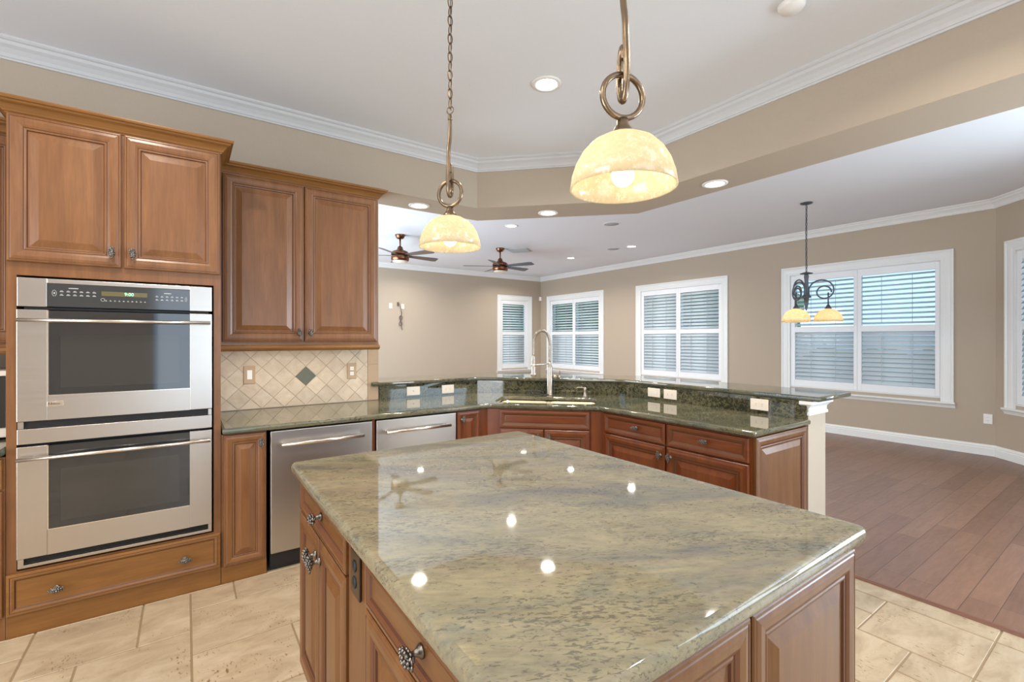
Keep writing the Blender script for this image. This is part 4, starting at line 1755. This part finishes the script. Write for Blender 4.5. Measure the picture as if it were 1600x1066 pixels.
av = thing('air_vent', 'grey rectangular air vent in the ceiling beside the right fan', 'vent', (-6.96, 5.06, CF), 35)
mb = MB()
mb.box(-0.20, 0.20, -0.16, 0.16, -0.010, -0.001, 0.002)
mb.build('vent_frame', 'slat', av)
mb = MB()
for i in range(10):
    yy = -0.13 + i * 0.0275
    mb.quad([(-0.175, yy, -0.012), (0.175, yy, -0.012), (0.175, yy + 0.02, -0.022), (-0.175, yy + 0.02, -0.022)])
mb.build('vent_louvres', 'slat', av)
smk = thing('smoke_detector', 'white round smoke detector at the top edge of the photo', 'smoke detector', (-1.105, 2.50, CK), 0)
mb = MB()
mb.lathe([(0.062, -0.001), (0.062, -0.014), (0.050, -0.030), (0.0, -0.034)], seg=28, cap=False)
mb.build('detector_body', 'white', smk)


# ------------------------------------------------------------------ pendants
def chain(mb, z0, z1, x=0, y=0, R=0.010, r=0.0022, step=0.034):
    n = max(1, int((z1 - z0) / step))
    for i in range(n):
        zc = z0 + (i + 0.5) * (z1 - z0) / n
        hh = (z1 - z0) / n / 2 + r * 1.2
        pts = []
        for k in range(12):
            a = 2 * pi * k / 12
            u, v = R * cos(a), hh * sin(a)
            w = radians(60 if i % 2 else -30)
            pts.append((x + u * cos(w), y + u * sin(w), zc + v))
        mb.tube(pts, r, 5, closed=True)


def arc_pts(c, R, a0, a1, n, ax, az=Vector((0, 0, 1))):
    return [c + ax * R * cos(a0 + (a1 - a0) * k / n) + az * R * sin(a0 + (a1 - a0) * k / n) for k in range(n + 1)]


def pendant(label, x, y, zrim, deg, power):
    r = thing('pendant_light', label, 'pendant light', (x, y, 0), deg, 'alabaster bowl pendants over the island')
    R = 0.136
    # shade: open bowl
    mb = MB()
    prof = [(0.028, 0.1365), (0.055, 0.130), (0.082, 0.115), (0.104, 0.092), (0.121, 0.062), (0.131, 0.032), (R, 0.0), (R - 0.003, -0.0015), (R - 0.006, 0.001), (0.125, 0.032), (0.115, 0.060), (0.099, 0.088), (0.078, 0.110), (0.052, 0.124), (0.028, 0.130)]
    mb.lathe([(a, b + zrim) for a, b in prof], seg=48, cap=False)
    mb.build('glass_shade', 'shade', r)
    zt = zrim + 0.1365
    mb = MB()
    mb.lathe([(0.0, zt - 0.012), (0.030, zt - 0.006), (0.034, zt + 0.002), (0.026, zt + 0.012), (0.016, zt + 0.028), (0.013, zt + 0.044), (0.0, zt + 0.048)], seg=24)
    mb.build('socket_cap', 'gold', r)
    # ring
    rc = zt + 0.046 + 0.056
    mb = MB()
    ax = Vector((1, 0, 0))
    mb.tube([Vector((0, 0, rc)) + ax * 0.056 * cos(2 * pi * k / 40) + Vector((0, 0, 0.056 * sin(2 * pi * k / 40))) for k in range(40)], 0.0078, 10, closed=True)
    mb.build('hanging_ring', 'gold', r)
    # hook: flat bar that loops through the ring
    mb = MB()
    ay = Vector((0, 1, 0))
    top = rc + 0.056
    # hook with a loop of flat bar in the plane across the ring
    c0 = Vector((0, 0, top + 0.012))
    R2 = 0.042
    pts = []
    a_start, a_end = radians(215), radians(-125)
    for k in range(31):
        a = a_start + (a_end - a_start) * k / 30
        pts.append(c0 + ay * 0.020 * cos(a) + Vector((0, 0, R2 * sin(a))))
    pts = [p for p in pts]
    tail = []
    e = pts[0]
    # long stem curving upward from the hook
    stem = [Vector((0, -0.017, top + 0.080)), Vector((0, -0.014, top + 0.13)), Vector((0, -0.004, top + 0.18)), Vector((0, 0.0, top + 0.22)), Vector((0, 0.0, top + 0.27))]
    loop = [Vector((0, -0.022, top + 0.0)), Vector((0, -0.020, top - 0.035)), Vector((0, -0.012, top - 0.060)), Vector((0, 0.0, top - 0.068)), Vector((0, 0.013, top - 0.052)), Vector((0, 0.019, top - 0.01)), Vector((0, 0.018, top + 0.030)), Vector((0, 0.010, top + 0.060)), Vector((0, 0.0, top + 0.070)), Vector((0, -0.008, top + 0.058)), Vector((0, -0.008, top + 0.035))]
    path = stem[::-1] + [Vector((0, -0.021, top + 0.04))] + loop
    # smooth (catmull-rom)
    sm_ = []
    for i in range(len(path) - 1):
        p0, p1, p2, p3 = path[max(i - 1, 0)], path[i], path[i + 1], path[min(i + 2, len(path) - 1)]
        for k in range(5):
            t = k / 5
            sm_.append(0.5 * ((2 * p1) + (-p0 + p2) * t + (2 * p0 - 5 * p1 + 4 * p2 - p3) * t * t + (-p0 + 3 * p1 - 3 * p2 + p3) * t ** 3))
    sm_.append(path[-1])
    mb.tube(sm_, 0.0088, 8)
    mb.build('hook_stem', 'gold', r)
    zs = top + 0.27
    mb = MB()
    mb.lathe([(0, zs - 0.004), (0.010, zs - 0.002), (0.011, zs + 0.004), (0.008, zs + 0.008), (0.010, zs + 0.012), (0.009, zs + 0.018), (0.005, zs + 0.024), (0, zs + 0.026)], seg=16)
    zr = zs + 0.026 + 0.016
    mb.tube([Vector((0.016 * cos(2 * pi * k / 20), 0, zr + 0.016 * sin(2 * pi * k / 20))) for k in range(20)], 0.0028, 6, closed=True)
    mb.build('stem_finial', 'gold', r)
    mb = MB()
    chain(mb, zr + 0.012, CK - 0.02, R=0.011, r=0.0027, step=0.040)
    mb.tube([(0.002, 0.003, zr), (0.006, -0.004, zr + 0.3), (-0.004, 0.004, CK - 0.03)], 0.0018, 5)
    mb.build('chain', 'chainm', r)
    mb = MB()
    mb.lathe([(0, CK - 0.03), (0.02, CK - 0.028), (0.055, CK - 0.012), (0.062, CK - 0.001), (0, CK - 0.001)], seg=28)
    mb.build('ceiling_canopy', 'gold', r)
    mb = MB()
    mb.ball((0, 0, zrim + 0.034), 0.029, (1, 1, 1.05), 3)
    mb.lathe([(0.012, zrim + 0.060), (0.013, zrim + 0.124)], seg=16, cap=False)
    mb.build('bulb', 'bulb', r)
    for dx in (-1, 1):
        l = bpy.data.lights.new('pendant_lamp', 'POINT')
        l.energy = power / 2
        l.color = (1.0, 0.86, 0.66)
        l.shadow_soft_size = 0.02
        o = bpy.data.objects.new('pendant_lamp', l)
        o.location = (dx * 0.045, 0, zrim + 0.040)
        o.parent = r
        COL.objects.link(o)
    return r


pendant('small-looking alabaster pendant over the far end of the island, farther from the camera', -1.835, 0.955, 1.795, 35, 0.85)
pendant('alabaster pendant over the near end of the island, largest in the photo', -0.818, 0.925, 1.780, 68, 0.75)


# ------------------------------------------------------------------ ceiling fans
def fan(label, x, y, base_deg, bmat):
    r = thing('ceiling_fan', label, 'ceiling fan', (x, y, CF), 0, 'five-blade ceiling fans')
    mb = MB()
    mb.lathe([(0, -0.001), (0.078, -0.001), (0.078, -0.012), (0.060, -0.050), (0.050, -0.062), (0.0, -0.062)], seg=28)
    mb.build('canopy', 'copper', r)
    mb = MB()
    mb.tube([(0, 0, -0.06), (0, 0, -0.20)], 0.013, 12)
    mb.build('downrod', 'copper', r)
    mb = MB()
    mb.lathe([(0, -0.185), (0.035, -0.19), (0.045, -0.225), (0.060, -0.245), (0.110, -0.262), (0.137, -0.285), (0.140, -0.315), (0.130, -0.322), (0, -0.322)], seg=36)
    mb.lathe([(0, -0.334), (0.132, -0.334), (0.140, -0.345), (0.140, -0.395), (0.134, -0.400), (0.134, -0.410), (0.128, -0.415), (0, -0.415)], seg=36)
    mb.lathe([(0, -0.322), (0.10, -0.322), (0.10, -0.334), (0, -0.334)], seg=24)
    mb.build('motor_housing', 'copper', r)
    mb = MB()
    mb.lathe([(0, -0.4155), (0.120, -0.4155), (0.115, -0.428), (0.06, -0.440), (0, -0.443)], seg=32)
    mb.build('light_bowl', 'cream', r)
    for k in range(5):
        a = radians(base_deg + 72 * k)
        mb = MB()
        pitch = radians(-13)
        outl = [(0.105, -0.035), (0.30, -0.052), (0.62, -0.070), (0.665, -0.052), (0.672, 0.055), (0.62, 0.070), (0.30, 0.052), (0.105, 0.035)]
        vt, vb = [], []
        for u, v in outl:
            z = -0.328 + v * sin(pitch)
            vv = v * cos(pitch)
            px, py = u * cos(a) - vv * sin(a), u * sin(a) + vv * cos(a)
            vt.append(mb.bm.verts.new((px, py, z + 0.003)))
            vb.append(mb.bm.verts.new((px, py, z - 0.003)))
        mb.bm.faces.new(vt)
        mb.bm.faces.new(vb[::-1])
        for i in range(len(outl)):
            j = (i + 1) % len(outl)
            mb.bm.faces.new([vt[i], vb[i], vb[j], vt[j]])
        mb.build('blade', bmat, r)
    return r


M['blade2'] = simple('fan_blade_grey', (0.10, 0.11, 0.125), 0.3)
fan('copper ceiling fan partly behind the wall cabinet, left of the small pendant', -7.02, 2.77, 95, 'blade')
fan('copper ceiling fan with dark blades right of the small pendant', -7.02, 4.67, 97, 'blade2')

# ------------------------------------------------------------------ chandelier
chx, chy = -2.55, 6.15
ch = thing('chandelier', 'dark iron scroll-arm chandelier with bowl shades in front of the large window', 'chandelier', (chx, chy, 0), 0)
mb = MB()
mb.lathe([(0, CF - 0.001), (0.066, CF - 0.001), (0.062, CF - 0.012), (0.030, CF - 0.022), (0, CF - 0.024)], seg=28)
mb.build('ceiling_canopy', 'bronze', ch)
mb = MB()
chain(mb, 2.20, CF - 0.03, R=0.011, r=0.003, step=0.05)
mb.tube([(0.004, 0.002, 2.2), (-0.005, 0.004, 2.6), (0.004, 0, CF - 0.03)], 0.003, 5)
mb.build('chain', 'bronze', ch)
mb = MB()
mb.lathe([(0, 2.215), (0.006, 2.205), (0.070, 2.186), (0.066, 2.180), (0.020, 2.176), (0.026, 2.150), (0.020, 2.10), (0.026, 2.00), (0.030, 1.93), (0.050, 1.905), (0.054, 1.895), (0.028, 1.885), (0.022, 1.82), (0.014, 1.77), (0.006, 1.74), (0, 1.72)], seg=24)
mb.build('centre_column', 'bronze', ch)
for k, dg_ in enumerate((25, 145, 265)):
    a = radians(dg_)
    ax = Vector((cos(a), sin(a), 0))
    mb = MB()
    ctr = []
    c1 = Vector((0, 0, 0)) + ax * 0.155 + Vector((0, 0, 2.0))
    # big arc out from column, then scroll inwards above the shade
    pts = [ax * 0.03 + Vector((0, 0, 1.90))]
    for i in range(46):
        t = i / 45
        ang = radians(195 - 560 * t)
        rad = 0.125 * (1 - 0.66 * t) + 0.008
        cc = ax * (0.155 + 0.045 * t) + Vector((0, 0, 1.985 - 0.035 * t))
        pts.append(cc + ax * rad * cos(ang) + Vector((0, 0, rad * sin(ang))))
    mb.tube(pts, [0.009] * 10 + [0.0085] * (len(pts) - 10), 8)
    hx_ = ax * 0.220
    mb.tube([hx_ + Vector((0, 0, 1.945)), hx_ + Vector((0, 0, 1.80))], 0.008, 8)
    mb.lathe([(0, 1.805), (0.012, 1.80), (0.030, 1.765), (0.038, 1.752), (0, 1.750)], tuple(hx_), 18)
    arm = mb.build('scroll_arm', 'bronze', ch)
    mb = MB()
    pr = [(0.030, 0.150), (0.070, 0.138), (0.105, 0.112), (0.132, 0.075), (0.148, 0.030), (0.150, 0.0), (0.146, 0.002), (0.143, 0.030), (0.127, 0.073), (0.101, 0.107), (0.068, 0.132), (0.030, 0.144)]
    mb.lathe([(p, 1.60 + q_) for p, q_ in pr], tuple(hx_), 36, cap=False)
    mb.build('glass_shade', 'shade', arm)
    mb = MB()
    mb.ball((hx_.x, hx_.y, 1.665), 0.028, (1, 1, 1.2), 2)
    mb.build('bulb', 'bulb', arm)
    l = bpy.data.lights.new('chandelier_lamp', 'POINT')
    l.energy = 4
    l.color = (1.0, 0.80, 0.52)
    l.shadow_soft_size = 0.04
    o = bpy.data.objects.new('chandelier_lamp', l)
    o.location = (hx_.x, hx_.y, 1.65)
    o.parent = ch
    COL.objects.link(o)
    l.shadow_soft_size = 0.045

# ------------------------------------------------------------------ outside
mb = MB()
mb.box(-40, 25, FY + 0.3, 45, -0.4, -0.3)
mb.box(-40, FX - 0.3, -20, FY + 0.3, -0.4, -0.3)
struct(mb.build('ground', 'lawn'))


def hedge(label, x0, x1, y0, y1, h):
    mb = MB()
    rng = random.Random(int(x0 * 10 + y0))
    nx_ = max(2, int((x1 - x0) / 0.5))
    ny_ = max(2, int((y1 - y0) / 0.5))
    for i in range(nx_):
        for j in range(ny_):
            for kz in range(int(h / 0.45)):
                c = (x0 + (i + 0.5) * (x1 - x0) / nx_ + rng.uniform(-.1, .1), y0 + (j + 0.5) * (y1 - y0) / ny_ + rng.uniform(-.1, .1), -0.1 + kz * 0.45 + rng.uniform(-.08, .08))
                mb.ball(c, rng.uniform(0.34, 0.46), (1, 1, 1), 1)
    for v in mb.bm.verts:
        v.co += Vector((rng.uniform(-.05, .05), rng.uniform(-.05, .05), rng.uniform(-.05, .05)))
    return tag(mb.build('hedge', 'hedge'), label, 'hedge', 'hedges outside the windows')


hedge('tall green hedge glimpsed through the shutters of the two farther windows', -16, -5.6, 12.0, 13.0, 3.6)
hedge('low green hedge glimpsed through the shutters behind the chandelier', -5.2, 1, 12.0, 13.0, 1.6)
hedge('green hedge glimpsed through the narrow far window', -14.5, -13.5, 3, 11, 3.4)
